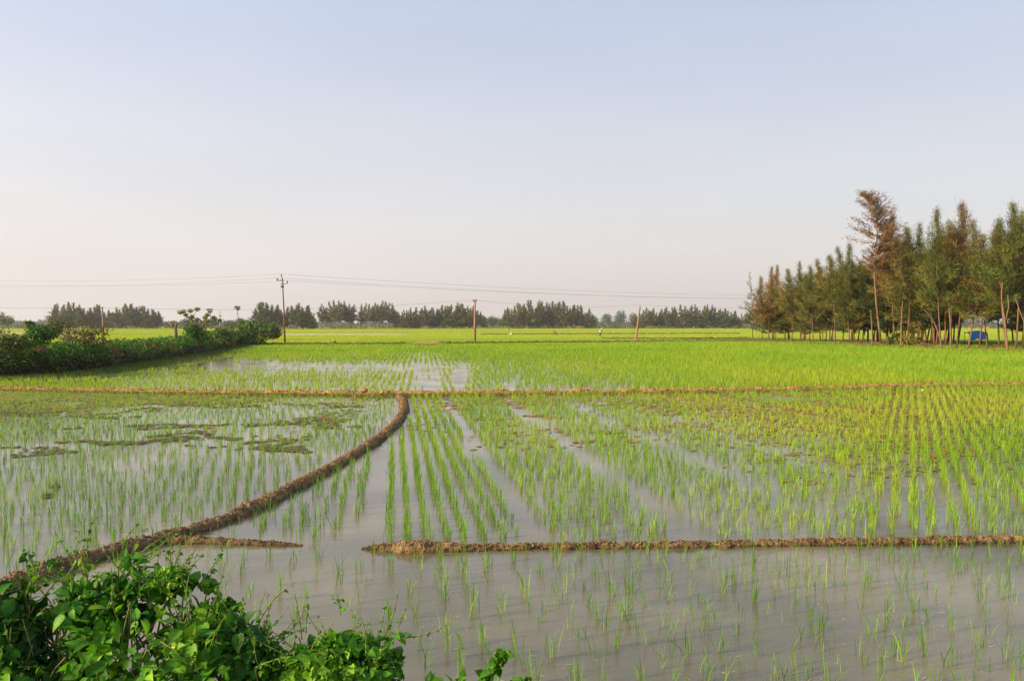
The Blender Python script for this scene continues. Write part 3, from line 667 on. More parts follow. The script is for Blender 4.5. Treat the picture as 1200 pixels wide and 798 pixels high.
def shoots(name, base, tips, label, r=.014, leaf=.07, n=40, cols=(DG, MG)):
    base = np.array(base); t = thing(name, base, label, 'climber shoot'); tb, lf = [], []
    for tip in tips:
        tip = np.array(tip); md = (base + tip) / 2 + rng.normal(0, .05, 3) * np.linalg.norm(tip - base)
        ts = np.linspace(0, 1, 9)[:, None]; pts = (1 - ts) ** 2 * base + 2 * ts * (1 - ts) * md + ts ** 2 * tip
        tb.append(tube(pts - base, np.linspace(r, r * .3, 9), 5, cap=False))
        q = rng.uniform(.15, 1, n)[:, None]; pp = (1 - q) ** 2 * base + 2 * q * (1 - q) * md + q ** 2 * tip
        u = unit(n); cc = np.array(cols)[rng.integers(0, len(cols), n)] * rng.uniform(.7, 1.3, (n, 1))
        lf.append(leaf_cloud(pp - base + u * leaf * .25, u, rng.uniform(.6, 1.2, n) * leaf, cc, (LT[0], LT[1], LT[2]), flat=.3))
    V, Fs, c = joinm(tb); obj('stem', V, Fs, M['stem'], t)
    V, Fs, c = joinm(lf); obj('foliage', V, Fs, M['leaf'], t, c)
    return t
shoots('climber_shoots', at(40, 390, 34), [at(31, 377, 34), at(38, 379, 34.2), at(46, 382, 34)], 'three dark shoots sticking up from the near end of the hedge', .05, .16, 60)

# ------------------------------------------------------------------ trees
NV = np.array([(-.5, 0, 0), (.5, 0, 0), (.3, .6, -.04), (0, 1, -.14)]); NF = [np.array([(0, 1, 2, 3)])]
def casuarina_meshes(height, cb, cw, nbr, per, ln, wd, seed, lean=(0, 0), trunk_r=.10, sparse=1.0, tilt=.75, side=None, bend=None, bark='bark', taper=1.0, rs=1, brown=.22):
    """trunk + crown meshes with the base at the origin. cb: crown base share, cw: crown half width"""
    r = np.random.default_rng(seed)
    ts = np.linspace(0, 1, 10)
    if bend is None:
        w = r.normal(0, .02 * height, 2)
        path = np.stack([lean[0] * ts + w[0] * np.sin(ts * 3.1) , lean[1] * ts + w[1] * np.sin(ts * 2.6), height * ts], 1)
    else:
        b = np.array(bend, float); k = np.linspace(0, 1, len(b)); path = np.stack([np.interp(ts, k, b[:, i]) for i in range(3)], 1)
        path = (np.pad(path, ((1, 1), (0, 0)), 'edge')[:-2] + path * 2 + np.pad(path, ((1, 1), (0, 0)), 'edge')[2:]) / 4
    tb = [tube(path, np.linspace(trunk_r, trunk_r * .12, 10), 7)]
    P_, D_, N_, C_, S_ = [], [], [], [], []
    for i in range(nbr):
        t = cb + (1 - cb) * ((i + r.uniform(0, 1)) / nbr); u = (t - cb) / (1 - cb)
        st = np.array([np.interp(t, ts, path[:, k]) for k in range(3)])
        prof = (min(1, u * 4 + .5)) * (1 - u) ** (1.12 * taper) + .03
        L = cw * prof * r.uniform(.35, 1.45); az = r.uniform(0, 2 * math.pi)
        if side is not None and r.uniform() < side[1]: az = side[0] + r.normal(0, .5)
        el = r.uniform(.15, .9) * tilt + .55 * u
        d = np.array([math.cos(az) * math.cos(el), math.sin(az) * math.cos(el), math.sin(el)])
        en = st + d * L; en[2] += .10 * L; md = (st + en) / 2 + np.array([0, 0, -.10 * L])
        q = np.linspace(0, 1, 4)[:, None]; pts = (1 - q) ** 2 * st + 2 * q * (1 - q) * md + q ** 2 * en
        if i % rs == 0: tb.append(tube(pts, np.linspace(.022, .006, 4) * (trunk_r / .1), 3, cap=False))
        m = max(4, int(per * (.35 + prof) * sparse)); q = r.uniform(.10, 1.10, m)[:, None] ** .75
        p = (1 - q) ** 2 * st + 2 * q * (1 - q) * md + q ** 2 * en + r.normal(0, .045 * cw, (m, 3)) * (.5 + q)
        P_.append(p); dd = d * .8 + r.normal(0, .42, (m, 3)) + np.array([0, 0, .12]); D_.append(dd)
        N_.append(r.normal(0, 1, (m, 3))); base = r.uniform(.5, 1.5); hue = np.array([1.35, 1.0, .85]) if r.uniform() < brown else np.array([1., 1., 1.]); C_.append(hue[None] * base * r.uniform(.7, 1.3, (m, 1))); S_.append(r.uniform(.6, 1.3, m) * (1.15 - .65 * u))
    pos = np.concatenate(P_); dd = np.concatenate(D_); nn = np.concatenate(N_); cc = np.concatenate(C_); ss = np.concatenate(S_)
    R = basis(dd, nn); sc = np.stack([wd * ss, ln * ss, ln * ss], 1)
    V, Fs, c = merge(NV, NF, pos, R, sc, cc)
    Vt, Ft, ct = joinm(tb)
    return new_mesh('trunk', Vt, Ft, M[bark], ct), new_mesh('crown', V, Fs, M['needle'], c)
def place_tree(meshes, base, scale, rz, color, label, group=None, name='casuarina_tree', tilt=(0, 0)):
    t = thing(name, base, label, 'tree', group); t.rotation_euler = (tilt[0], tilt[1], rz); t.scale = scale
    link('trunk', meshes[0], t); cr = link('crown', meshes[1], t); cr.color = (*color, 1)
    return t
NEARV = [casuarina_meshes(12, .24 + .05 * (i % 4), 2.8, 120, 72, .42, .046, 100 + i, trunk_r=.075, tilt=.95) for i in range(9)]
BACKV = [casuarina_meshes(12, .15 + .04 * (i % 3), 2.4, 110, 80, .40, .055, 180 + i, trunk_r=.075, tilt=.8) for i in range(3)]
GREEN = (.10, .13, .026); OLG = (.15, .15, .034); BRN = (.185, .145, .045); DARKG = (.06, .09, .022); GRG = (.10, .13, .055)
ORD = {}
front = [  # base px,py, top px,py, crown half width scale, colour, label
 (894, 401.5, 892, 325, .75, BRN, 'brownish casuarina second from the left end of the grove'),
 (901, 400.5, 904, 314, .7, (.20, .14, .05), 'slim brown tinged casuarina third from the left end of the grove'),
 (909, 400, 912, 312, .7, (.22, .14, .055), 'thin light brown casuarina fourth from the left end of the grove'),
 (928, 402, 922, 316, .8, OLG, 'olive casuarina with a trunk leaning left near the left end of the grove'),
 (938, 402, 937, 308, .8, OLG, 'casuarina with a pale leaning trunk just right of the olive leaning one'),
 (953, 404, 950, 312, .8, GREEN, 'casuarina with a dark straight trunk right of the pale leaning trunk'),
 (964, 403.5, 958, 305, .85, OLG, 'olive casuarina with orange lit trunk midway along the low left part'),
 (979, 405, 972, 300, .85, OLG, 'casuarina just left of the pointed pair in the low left part'),
 (986, 404, 981, 291, .85, GREEN, 'left one of the two tall pointed green casuarinas before the brown tree'),
 (996, 405.5, 996, 287, .85, GREEN, 'right one of the two tall pointed green casuarinas before the brown tree'),
 (1013, 405.5, 1006, 312, .7, GREEN, 'casuarina with a trunk curving left just before the tall brown tree'),
 (1049, 407, 1048, 250, 1.0, (.20, .13, .045), 'tall brown olive casuarina directly behind the drooping brown tree'),
 (1062, 408, 1061, 268, 1.0, OLG, 'full olive casuarina right of the brown olive one'),
 (1077, 408, 1078, 264, .95, GREEN, 'green casuarina left of the notch in the grove skyline'),
 (1103, 411.5, 1099, 246, .85, GREEN, 'narrow green topped casuarina right of the notch in the grove skyline'),
 (1114, 410.5, 1112, 262, .9, OLG, 'casuarina with a long pale bare lower trunk at the right part of the grove'),
 (1121, 411, 1125, 240, .9, (.17, .12, .045), 'tallest right hand casuarina with a brown pointed tip'),
 (1134, 412, 1140, 260, .9, OLG, 'olive casuarina right of the brown tipped one'),
 (1158, 412, 1153, 277, .9, GREEN, 'lower green casuarina just right of the blue tarpaulin'),
 (1147, 412, 1166, 264, .8, (.15, .13, .04), 'casuarina leaning right above the blue tarpaulin'),
 (1180, 414, 1172, 258, .85, GREEN, 'green casuarina behind the forked pale trunk'),
 (1190, 414, 1184, 240, .9, GREEN, 'tall green casuarina second from the right edge of the picture'),
 (1200, 413.5, 1198, 250, .9, GREEN, 'green casuarina cut by the right edge of the picture')]
for i, (bx, by, tx, ty, cw, col, lb) in enumerate(front):
    b = G(bx, by); D = b[1]; tp = P(tx, ty, D); h = tp[2]; sc = h / 12; dx = tp[0] - b[0]
    b[2] = .03
    place_tree(NEARV[i % 9], b, (cw * 1.12, cw * 1.12, sc), random.uniform(-.4, .4) , col, lb, 'trees of the casuarina grove at right', tilt=(0, math.atan2(dx, h)))
# back rows
nb_ = 0
for i in range(400):
    bx = random.uniform(897, 1290); dep = random.uniform(2.5, 30)
    fy = np.interp(bx, [868, 1030, 1200, 1300], [399.5, 407.5, 413.5, 418]); b = G(bx, fy); Dn = b[1] + dep; X = (bx - 600) / F * Dn
    if bx > 1215 and random.random() < .6: continue
    if bx < 1000 and dep > 16: continue
    topy = np.interp(bx, [897, 960, 1000, 1015, 1050, 1085, 1100, 1130, 1155, 1185, 1290], [330, 316, 303, 312, 275, 300, 272, 262, 280, 260, 255]) + random.uniform(0, 18)
    h = P(bx, topy, Dn)[2]
    if 1118 < 600 + F * X / Dn < 1170 and Dn < 92: continue
    if nb_ >= 88: break
    nb_ += 1
    col = random.choice([GREEN, OLG, DARKG, OLG, DARKG])
    place_tree((NEARV + BACKV * 3)[random.randrange(18)], (X, Dn, .03), (1.25, 1.25, h / 12), random.uniform(0, 6.28), col, 'green casuarina in the shaded rows behind the front of the right-hand grove', 'trees in the back rows of the grove')
# first sparse tree
m = casuarina_meshes(9.9, .30, 1.6, 40, 42, .34, .04, 301, trunk_r=.07, tilt=.2)
b = G(882, 399.5); place_tree(m, b, (1, 1, 1), 0, GRG, 'sparse see-through pale green casuarina at the far left end of the grove', 'trees of the casuarina grove at right', tilt=(0, -.06))
# the tall brown tree, drooping to the left
b = G(1033, 408); D = b[1]
bp = [P(*q, D) - b for q in [(1033, 408), (1029, 375), (1024, 335), (1024, 300), (1030, 270), (1028, 248), (1018, 234), (1008, 226)]]
tm, cm = casuarina_meshes(16, .36, 2.2, 150, 52, .36, .060, 302, bend=bp, trunk_r=.11, tilt=.35, side=(0.2, .36), taper=.55, brown=.5)
t = place_tree((tm, cm), b, (1, 1, 1), 0, (.155, .105, .045), 'tallest brown withered casuarina with its top drooping to the left', 'trees of the casuarina grove at right')
# bare trunks along the front
def bare(pts, r, label, D=None, name='bare_trunk', mat='bark'):
    b = G(*pts[0]); D = b[1]; pp = np.array([P(q[0], q[1], D) - b for q in pts]); pp[0][2] = 0
    o = obj(name, *tube(resample(pp, .3), np.linspace(r, r * .45, len(resample(pp, .3))), 7)[:2], M[mat], loc=b); tag(o, label, 'tree trunk'); return o
bare([(1022, 409), (1022, 390), (1021, 372), (1020, 360)], .07, 'short bare pole trunk just left of the tall brown tree', mat='pale_bark')
bare([(1104, 412), (1102, 397), (1095, 377), (1087, 366), (1081, 361)], .075, 'dead bare trunk arching over to the left in front of the grove', mat='pale_bark')
o = bare([(1181, 415), (1179, 390), (1177, 372), (1173, 350), (1175, 328)], .085, 'pale forked dead trunk near the right edge of the picture', mat='pale_bark')
b = G(1181, 415); pp = np.array([P(*q, b[1]) - b for q in [(1178, 378), (1182, 360), (1181, 345)]]); obj('limb', *tube(pp, [.06, .045, .03], 6)[:2], M['pale_bark'], o)
bare([(1216, 415), (1205, 388), (1196, 368), (1189, 346)], .07, 'pale bare trunk leaning left at the right edge of the picture', mat='pale_bark')
bare([(1114, 411.5), (1114, 380), (1111, 350), (1110, 322)], .09, 'long straight pale trunk beside the tallest brown tipped casuarina', mat='pale_bark')
bare([(1056, 410), (1056, 385), (1057, 362), (1058, 350)], .08, 'pale bare trunk above the yellow green shrub', mat='pale_bark')
# shrubs and brush at the foot of the grove
bush('shrub', at(1047, 401, 78), (1.4, 1.0, 1.05), 1400, .22, [(.26, .28, .05), (.18, .22, .04), OLV], 'yellow green leafy shrub at the foot of the tall brown tree', tmpl=LT, mat='leaf', stems=20)
bush('shrub', at(1066, 402, 77), (1.3, 1.0, .9), 900, .2, [(.20, .22, .04), (.28, .24, .06)], 'loose yellowish shrub right of the leafy one under the grove', tmpl=LT, mat='leaf', stems=20)
for (px, py, w, lb) in [(1005, 404, 2.0, 'heap of reddish brown dead branches left of the tall brown tree'), (1025, 405, 1.6, 'heap of dead branches under the tall brown tree'), (880, 399, .9, 'small reddish brush heap at the far left end of the grove'), (1085, 408, 1.6, 'dark brush heap under the middle of the right-hand grove'), (1178, 408, 3.0, 'long brown brush heap at the right end of the grove')]:
    b = G(px, py + 2.5); t = thing('brush_heap', b, lb, 'brush heap', 'heaps of dead branches'); tb = []
    for i in range(int(140 * w)):
        p = np.array([random.gauss(0, w * .4), random.gauss(0, .5), abs(random.gauss(0, .22))]); p[2] *= max(.2, 1 - abs(p[0]) / w); d = np.array([random.gauss(0, 1), random.gauss(0, .6), random.gauss(0, .25)]); d /= np.linalg.norm(d); L = random.uniform(.2, .7)
        tb.append(tube(np.array([p - d * L / 2, p + np.array([0, 0, .04]), p + d * L / 2]) + [0, 0, .06], [.018, .014, .006], 4, cap=False))
    V, Fs, c = joinm(tb); obj('branch', V, Fs, rough_mat('dead_branch', [(.3, (.14, .06, .03)), (.7, (.30, .14, .07))], 4), t)
# undergrowth tufts along the grove foot and hedge foot
def grass(label, pts, n, h, wid, spread, cols, seed=0):
    pts = np.array(pts, float); d = np.r_[0, np.cumsum(np.linalg.norm(np.diff(pts, axis=0), axis=1))]; s = rng.uniform(0, d[-1], n)
    x = np.interp(s, d, pts[:, 0]) + rng.normal(0, spread, n); y = np.interp(s, d, pts[:, 1]) + rng.normal(0, spread, n)
    cc = np.array(cols)[rng.integers(0, len(cols), n)] * rng.uniform(.7, 1.3, (n, 1))
    V, Fs, c = blades(np.c_[x, y, np.full(n, .0)], h * rng.uniform(.4, 1.2, n), np.abs(rng.normal(0, .5, n)), rng.uniform(0, 6.28, n), wid * rng.uniform(.6, 1.2, n), cc, 'mid')
    tag(obj('grass', V, Fs, M['rice'], col=c), label, 'grass', kind='stuff')
grass('rough green grass along the foot of the grove', GV + [0, .5], 16000, .38, .035, .8, [MG, YG, OLV, (.30, .22, .08)])
grass('sparse grass blades sprouting on the curving mud bank', CURVE, 2600, .07, .006, .13, [OLV, MG, YG, (.35, .24, .09)])
grass('scattered weeds among the dead leaves under the grove trees', GV + [3, 6], 9000, .5, .05, 3.0, [OLV, YG, (.30, .20, .07), (.2, .12, .05)])
grass('dark green grass along the foot of the hedge', HP[1:] + [2.6, -1.0], 30000, .24, .022, .9, [DG, MG, OLV, OLV])
grass('short green and straw grass on the orange bank', FARB + [0, -.38], 26000, .13, .014, .16, [OLV, YG, MG, (.42, .26, .08)])
grass('green grass on the low dark bank at the edge of the far fields', B3, 14000, .35, .06, .45, [OLV, MG, (.12, .09, .03)])

# ------------------------------------------------------------------ distant groves
FARV = [casuarina_meshes(14, .07 + .07 * (i % 3), 3.0, 64, 34, 1.0, .24, 400 + i, trunk_r=.16, bark='bark_far', rs=50, brown=.12) for i in range(6)]
AIRV = [casuarina_meshes(14, .30, 2.7, 52, 30, 1.0, .22, 440 + i, trunk_r=.16, bark='bark_far', rs=50, brown=.12) for i in range(3)]
FG = (.085, .125, .03); FO = (.12, .135, .038); FB = (.12, .125, .035)
def grove(x0, x1, top, by, n, label, group, sc=1.0, cols=(FG, FO, FB), depth=14, keep=None):
    for i in range(n):
        px = x0 + (x1 - x0) * (i + random.uniform(.2, .8)) / n; D = G(px, by)[1] + random.uniform(0, depth)
        ty = np.interp(px, [q[0] for q in top], [q[1] for q in top]) + random.uniform(-1.5, 3.0)
        p = P(px, ty, D); h = p[2]
        place_tree(AIRV[random.randrange(3)] if 'airy' in label else FARV[random.randrange(6)], (p[0], D, 0), (sc * random.uniform(1.05, 1.5) * h / 14, 1.3 * sc * h / 14, h / 14 * random.choice([1, 1, .88, .8])), random.uniform(0, 6.28), random.choice(cols), label, group)
grove(60, 118, [(57, 362), (75, 354), (92, 355), (104, 356), (110, 352), (118, 357)], 386, 17, 'tall casuarina in the far left grove left of the short pole', 'trees of the far grove left of the short pole')
grove(122, 190, [(122, 362), (140, 358), (155, 356), (175, 359), (190, 368)], 386, 24, 'dark casuarina in the dense far grove right of the short pole', 'trees of the far grove right of the short pole', 1.05, (FG, FG, FO))
grove(298, 333, [(298, 360), (308, 354), (322, 354), (333, 362)], 386.5, 12, 'bushy tree in the round clump just left of the tall rusty pole', 'trees of the clump left of the tall pole', 1.2, (FG, FG, FO))
grove(337, 368, [(337, 358), (352, 356), (362, 358), (368, 370)], 386.5, 12, 'bushy dark tree in the round clump right of the tall rusty pole', 'trees of the clump right of the tall pole', 1.25, (FG, FG))
grove(375, 417, [(375, 358), (390, 354), (402, 351), (417, 356)], 386, 14, 'open crowned tree in the airy row with trunks showing, right of the tall rusty pole', 'trees of the first airy row', .9)
grove(422, 467, [(422, 358), (440, 354), (460, 354), (467, 360)], 386, 14, 'open crowned tree in the second airy row with trunks showing', 'trees of the second airy row', .9)
grove(466, 568, [(466, 362), (500, 359), (530, 355), (545, 355), (568, 366)], 386, 34, 'brown green casuarina in the dense far grove behind the concrete pole', 'trees of the far grove behind the concrete pole', 1.0, (FO, FG, FB))
grove(590, 696, [(590, 364), (610, 354), (640, 353), (670, 354), (696, 364)], 385.5, 36, 'brown tinged casuarina in the tall square far grove in the middle', 'trees of the tall square far grove', 1.0, (FB, FG, FO, FB))
grove(744, 870, [(744, 364), (780, 359), (800, 357), (825, 359), (845, 358), (870, 368)], 385.5, 42, 'dark casuarina in the long far grove right of the rough wooden post', 'trees of the long far grove at right', 1.0, (FG, FG, FO))
def round_tree(px, py_top, py_base, D, wpx, label, cols, group=None, n=700, name='broadleaf_tree'):
    b = P(px, py_base, D); b[2] = 0; tp = P(px, py_top, D); h = tp[2]; w = wpx / F * D / 2; t = thing(name, b, label, 'tree', group); parts = []
    for k in range(7):
        a = random.uniform(0, 6.28); q = random.uniform(0, .5) if k else 0
        c = np.array([math.cos(a) * w * q, math.sin(a) * w * q, h * random.uniform(.48, .72)]); r = np.array([w * .62, w * .62, h * .27])
        p, u = ellipsoid_pts(c, r, n // 7, .6); cc = np.array(cols)[rng.integers(0, len(cols), len(p))] * rng.uniform(.7, 1.3, (len(p), 1))
        parts.append(leaf_cloud(p, u, rng.uniform(.6, 1.2, len(p)) * max(.45, w * .17), cc, (SV * [1.5, 1, 1], SF)))
    V, Fs, c = joinm(parts); obj('crown', V, Fs, M['hedge'], t, c)
    obj('trunk', *tube([(0, 0, -.1), (.1, 0, h * .3), (0, .1, h * .6)], [.25, .2, .1], 6)[:2], M['bark_far'], t)
TG = (.05, .10, .025)
for i, (px, ty, w, lb) in enumerate([(697, 368, 12, 'pale hazy round tree touching the tall square grove'), (712, 366, 16, 'pale hazy round tree, second after the tall square grove'), (727, 362, 18, 'taller pale hazy round tree between the two far groves'), (742, 366, 14, 'pale hazy round tree just left of the rough wooden post')]):
    round_tree(px, ty, 384, 640, w, lb, [TG, (.08, .13, .03)])
for i, (px, ty, w, D, lb) in enumerate([(576, 369, 18, 520, 'low round tree between the concrete pole grove and the square grove'), (585, 371, 14, 540, 'low round tree touching the left side of the square grove'), (566, 368, 14, 510, 'low round tree just right of the concrete pole'),
        (3, 364, 12, 330, 'tall round tree at the very left edge of the picture'), (10, 369, 13, 330, 'lower round tree beside the one at the left edge'), (200, 376, 22, 480, 'low round tree right of the dense far grove'), (222, 373, 26, 480, 'low round tree behind the yellowish flat tree'), (246, 374, 26, 480, 'low round tree behind the left palm'), (268, 375, 20, 480, 'low round tree below the right palm'), (283, 372, 16, 480, 'low round tree behind the bush at the hedge end'), (878, 366, 22, 420, 'round hazy tree showing behind the left end of the near grove'), (905, 368, 24, 420, 'hazy tree seen between the left trunks of the near grove'), (935, 369, 26, 430, 'hazy tree far behind the leaning trunks of the near grove')]):
    round_tree(px, ty, 385, D, w, lb, [TG, (.09, .12, .03)])
# far hazy woods
def woods():
    parts = []
    for i in range(900):
        px = random.uniform(-60, 1260); D = random.uniform(850, 1350); base = 7.5 + 5 * fbm(np.array([px * .018]), np.array([0.]), 131.)[0] - 2.5
        if 60 < px < 125: base += 4.5
        h = base * random.uniform(.7, 1.1); w = random.uniform(4, 9); X = (px - 600) / F * D
        p, u = ellipsoid_pts((X, D, h * .5), (w, w, h * .5), 60, .5); p[:, 2] = np.maximum(p[:, 2], 0)
        parts.append(leaf_cloud(p, u, rng.uniform(1.5, 3, 60), np.tile([.05, .09, .03], (60, 1)) * rng.uniform(.7, 1.3, (60, 1)), (SV * [1.5, 1, 1], SF)))
    V, Fs, c = joinm(parts); tag(obj('distant_woods', V, Fs, M['hedge'], col=c), 'pale blue hazy line of woods on the horizon', 'woods', kind='stuff')
woods()
def scrub():   # low brown scrub at the foot of the far groves
    parts = []
    for i in range(520):
        px = random.uniform(-20, 1210); D = random.uniform(452, 500); h = random.uniform(.8, 2.4) * (1.3 if px < 480 else .8); w = random.uniform(2, 5); X = (px - 600) / F * D
        p, u = ellipsoid_pts((X, D, h * .4), (w, w, h * .6), 50, .6); p[:, 2] = np.maximum(p[:, 2], 0)
        col = random.choice([(.24, .14, .06), (.12, .11, .035), (.08, .09, .02), (.34, .22, .11)])
        parts.append(leaf_cloud(p, u, rng.uniform(.5, 1.1, 50), np.tile(col, (50, 1)) * rng.uniform(.7, 1.3, (50, 1)), (SV * [1.5, 1, 1], SF)))
    V, Fs, c = joinm(parts); tag(obj('scrub', V, Fs, M['hedge'], col=c), 'low brown and green scrub along the foot of the far groves', 'scrub', kind='stuff')
scrub()
# palms
def palm(px, py, D, r, label):
    c = P(px, py, D); b = np.array([c[0] + .3, D, 0]); t = thing('palmyra_palm', b, label, 'palm tree', 'palmyra palms behind the hedge')
    h = c[2]; obj('trunk', *tube([(0, 0, 0), (.05, 0, h * .5), (-.3, 0, h)], [.24, .18, .15], 8)[:2], M['bark_far'], t)
    parts = []
    for i in range(46):
        d = unit(1)[0]; d[2] = d[2] * .8 + .15; L = r * random.uniform(.75, 1.1)
        n = 12; az = np.linspace(-1.0, 1.0, n); a = np.cross(d, [0, 0, 1.]); a /= np.linalg.norm(a) + 1e-6
        dirs = d[None] * np.cos(az)[:, None] + a[None] * np.sin(az)[:, None]; st = np.tile(np.array([-.3, 0, h]) + d * L * .45, (n, 1))
        R = basis(dirs, np.tile(np.cross(a, d) + 1e-3, (n, 1)))
        parts.append(merge(SV * [.35, 1, 1], SF, st, R, L * .6, np.tile([.075, .12, .035], (n, 1)) * rng.uniform(.7, 1.2, (n, 1))))
    V, Fs, c = joinm(parts); obj('crown', V, Fs, M['hedge'], t, c)
palm(278, 361, 330, 1.6, 'palmyra palm with a round crown on a bare trunk, the right one of the two')
palm(246, 364, 330, 1.5, 'palmyra palm half hidden by the yellowish tree, the left one of the two')
# flat yellowish trees
def flat_tree(base, trunk, clumps, D, label, cols, r=.12, bark='pale_bark', n=130, size=.22):
    b = G(*base) if D is None else P(base[0], base[1], D); D = b[1]; b[2] = 0
    t = thing('broadleaf_tree', b, label, 'tree'); tb, parts = [], []
    tp = [P(*q, D) - b for q in trunk]; tp[0][2] = 0
    tb.append(tube(tp, np.linspace(r, r * .6, len(tp)), 7))
    for (px, py, rp) in clumps:
        c = P(px, py, D) - b; c[1] += random.uniform(-1, 1); rr = rp / F * D
        tb.append(tube([tp[-1], (tp[-1] + c) / 2 + [0, 0, -.1], c], [r * .5, r * .3, r * .15], 5, cap=False))
        p, u = ellipsoid_pts(c, (rr, rr, rr * .6), n, .9); cc = np.array(cols)[rng.integers(0, len(cols), n)] * rng.uniform(.7, 1.3, (n, 1))
        parts.append(leaf_cloud(p, u, rng.uniform(.6, 1.2, n) * size, cc, (SV, SF)))
    V, Fs, c = joinm(tb); obj('trunk', V, Fs, M[bark], t)
    V, Fs, c = joinm(parts); obj('crown', V, Fs, M['hedge'], t, c)
YT = [(.20, .22, .05), (.13, .17, .035), (.26, .24, .07)]
flat_tree((228, 399), [(228, 399), (227, 385), (224, 375)], [(214, 366, 3), (218, 365, 3), (223, 364, 3), (228, 362, 3), (219, 369, 2.4), (225, 371, 3.2), (229, 374, 2.6), (232, 376, 2)], 105, 'yellow green tree with flat layered branches left of the left palm', YT)
flat_tree((240, 399), [(240, 399), (240, 388), (242, 378)], [(243, 372, 2.6), (246, 369, 2.6), (249, 373, 3), (252, 372, 2.2), (246, 376, 3), (238, 377, 2.5), (254, 375, 2)], 100, 'yellow green tree partly covering the left palm', YT)
# lopped trunks
def lopped(base, trunk, arms, D, label, r=.16):
    b = P(base[0], base[1], D); b[2] = 0; t = thing('lopped_tree', b, label, 'tree', 'lopped trunks in the hedge'); tp = [P(*q, D) - b for q in trunk]; tp[0][2] = 0
    obj('trunk', *tube(tp, np.linspace(r, r * .8, len(tp)), 9)[:2], M['pale_bark'], t)
    for a in arms:
        p = np.array([tp[-1] - [0, 0, .1]] + [P(*q, D) - b for q in a]); obj('limb', *tube(p, np.linspace(r * .75, r * .35, len(p)), 7)[:2], M['pale_bark'], t)
lopped((206, 402), [(206, 402), (206, 392), (205, 384)], [[(201, 380), (197, 377)], [(207, 380), (206, 377)]], 58, 'pale lopped trunk with a short arm reaching left, standing in the hedge')
lopped((236, 400), [(236, 400), (235, 391), (237, 383)], [[(235, 378), (233, 375)], [(239, 379), (238, 376)]], 66, 'second pale lopped trunk in the hedge nearer the rounded bush', .14)
lopped((263, 405), [(263, 405), (263, 400)], [[(262, 396)], [(264, 395)]], 76, 'short pale stump at the end of the hedge', .12)

# ------------------------------------------------------------------ poles and wires
def pole1():
    b = G(334, 403); D = b[1]; h = P(330, 323, D)[2]; t = thing('utility_pole', b, 'tall rusty steel utility pole with insulators rising above the far trees', 'utility pole'); lx = P(330.5, 323, D)[0] - b[0]
    obj('pole', *tube([(0, 0, 0), (lx * .3, 0, h * .45), (lx * .62, 0, h * .72), (lx * .95, 0, h * .97)], [.105, .095, .08, .07], 10)[:2], M['rust'], t)
    ct = np.array([lx * .9, 0, h * .93])
    obj('crossarm', *joinm([box(ct + [-.25, 0, 0], (.9, .09, .09)), box(ct + [.0, 0, -.45], (.5, .07, .07)), box(ct + [0, 0, -.75], (.3, .3, .22))])[:2], M['iron'], t)
    pts = []
    for q in [(-.62, 0, .0), (-.1, 0, .45), (.62, 0, -.35)]:
        p = ct + q
        parts = [tube([p + [0, 0, -.06], p + [0, 0, .30]], [.02, .02], 6)]
        for k in range(3): parts.append(ball(p + [0, 0, .06 + k * .09], (.10 - .015 * k, .10 - .015 * k, .045)))
        obj('insulator', *joinm(parts)[:2], M['ceramic'], t); pts.append(b + p + [0, 0, .3])
    obj('bracket', *joinm([box(ct + [.35, 0, -.38], (.55, .05, .05))])[:2], M['iron'], t)
    return pts
p1 = pole1()
def pole2():
    b = G(556.5, 402.5); D = b[1]; h = P(556, 351, D)[2]; t = thing('utility_pole', b, 'pale concrete pole in the middle of the far fields', 'utility pole')
    obj('pole', *tube([(0, 0, 0), (0, 0, h * .5), (0, 0, h)], [.15, .13, .10], 4)[:2], M['wood'], t)
    obj('crossarm', *box((0, 0, h - .25), (.5, .08, .08))[:2], M['iron'], t)
    for s in (-.2, .2): obj('insulator', *joinm([ball((s, 0, h - .12), (.07, .07, .09)), tube([(s, 0, h - .25), (s, 0, h)], [.02, .02], 5)])[:2], M['ceramic'], t)
    return b + [0, 0, h - .05]
p2 = pole2()
def pole3():
    b = G(745, 399.5); D = b[1]; q = [P(*s, D) - b for s in [(745, 399.5), (747, 385), (748.5, 370), (749.5, 364), (750, 357)]]; q[0][2] = 0
    t = thing('wooden_post', b, 'rough leaning wooden post with a broken top in the far field', 'post')
    V, Fs, c = tube(resample(np.array(q), .15), np.linspace(.19, .07, len(resample(np.array(q), .15))), 9)
    V = V + np.array([[.07 * mnoise.noise(Vector(v) * 1.5), .05 * mnoise.noise(Vector(v) * 1.7 + Vector((5, 0, 0))), 0] for v in V]); obj('pole', V, Fs, M['wood'], t)
    tp = q[3]; obj('splinter', *joinm([tube([tp, tp + [.25, 0, .35]], [.06, .03], 5), tube([tp + [0, 0, -.3], tp + [-.3, 0, -.1]], [.06, .03], 5)])[:2], M['wood'], t)
    obj('mound', *ball((0, 0, 0), (.8, .6, .3), seg=14)[:2], M['dry_mud'], t)
    return b + q[4]
p3 = pole3()
def pole4():
    D = 78; b = P(121.5, 400, D); b[2] = 0; h = P(120.5, 359.5, D)[2]; t = thing('utility_pole', b, 'short dark pole with a small bracket behind the near hedge', 'utility pole')
    obj('pole', *tube([(0, 0, 0), (-.04, 0, h * .5), (-.1, 0, h)], [.10, .09, .07], 8)[:2], M['wood'], t)
    obj('crossarm', *joinm([box((-.25, 0, h - .15), (.5, .06, .06)), ball((-.45, 0, h - .08), (.07, .07, .09))])[:2], M['iron'], t)
    return b + [-.1, 0, h - .1]
p4 = pole4()
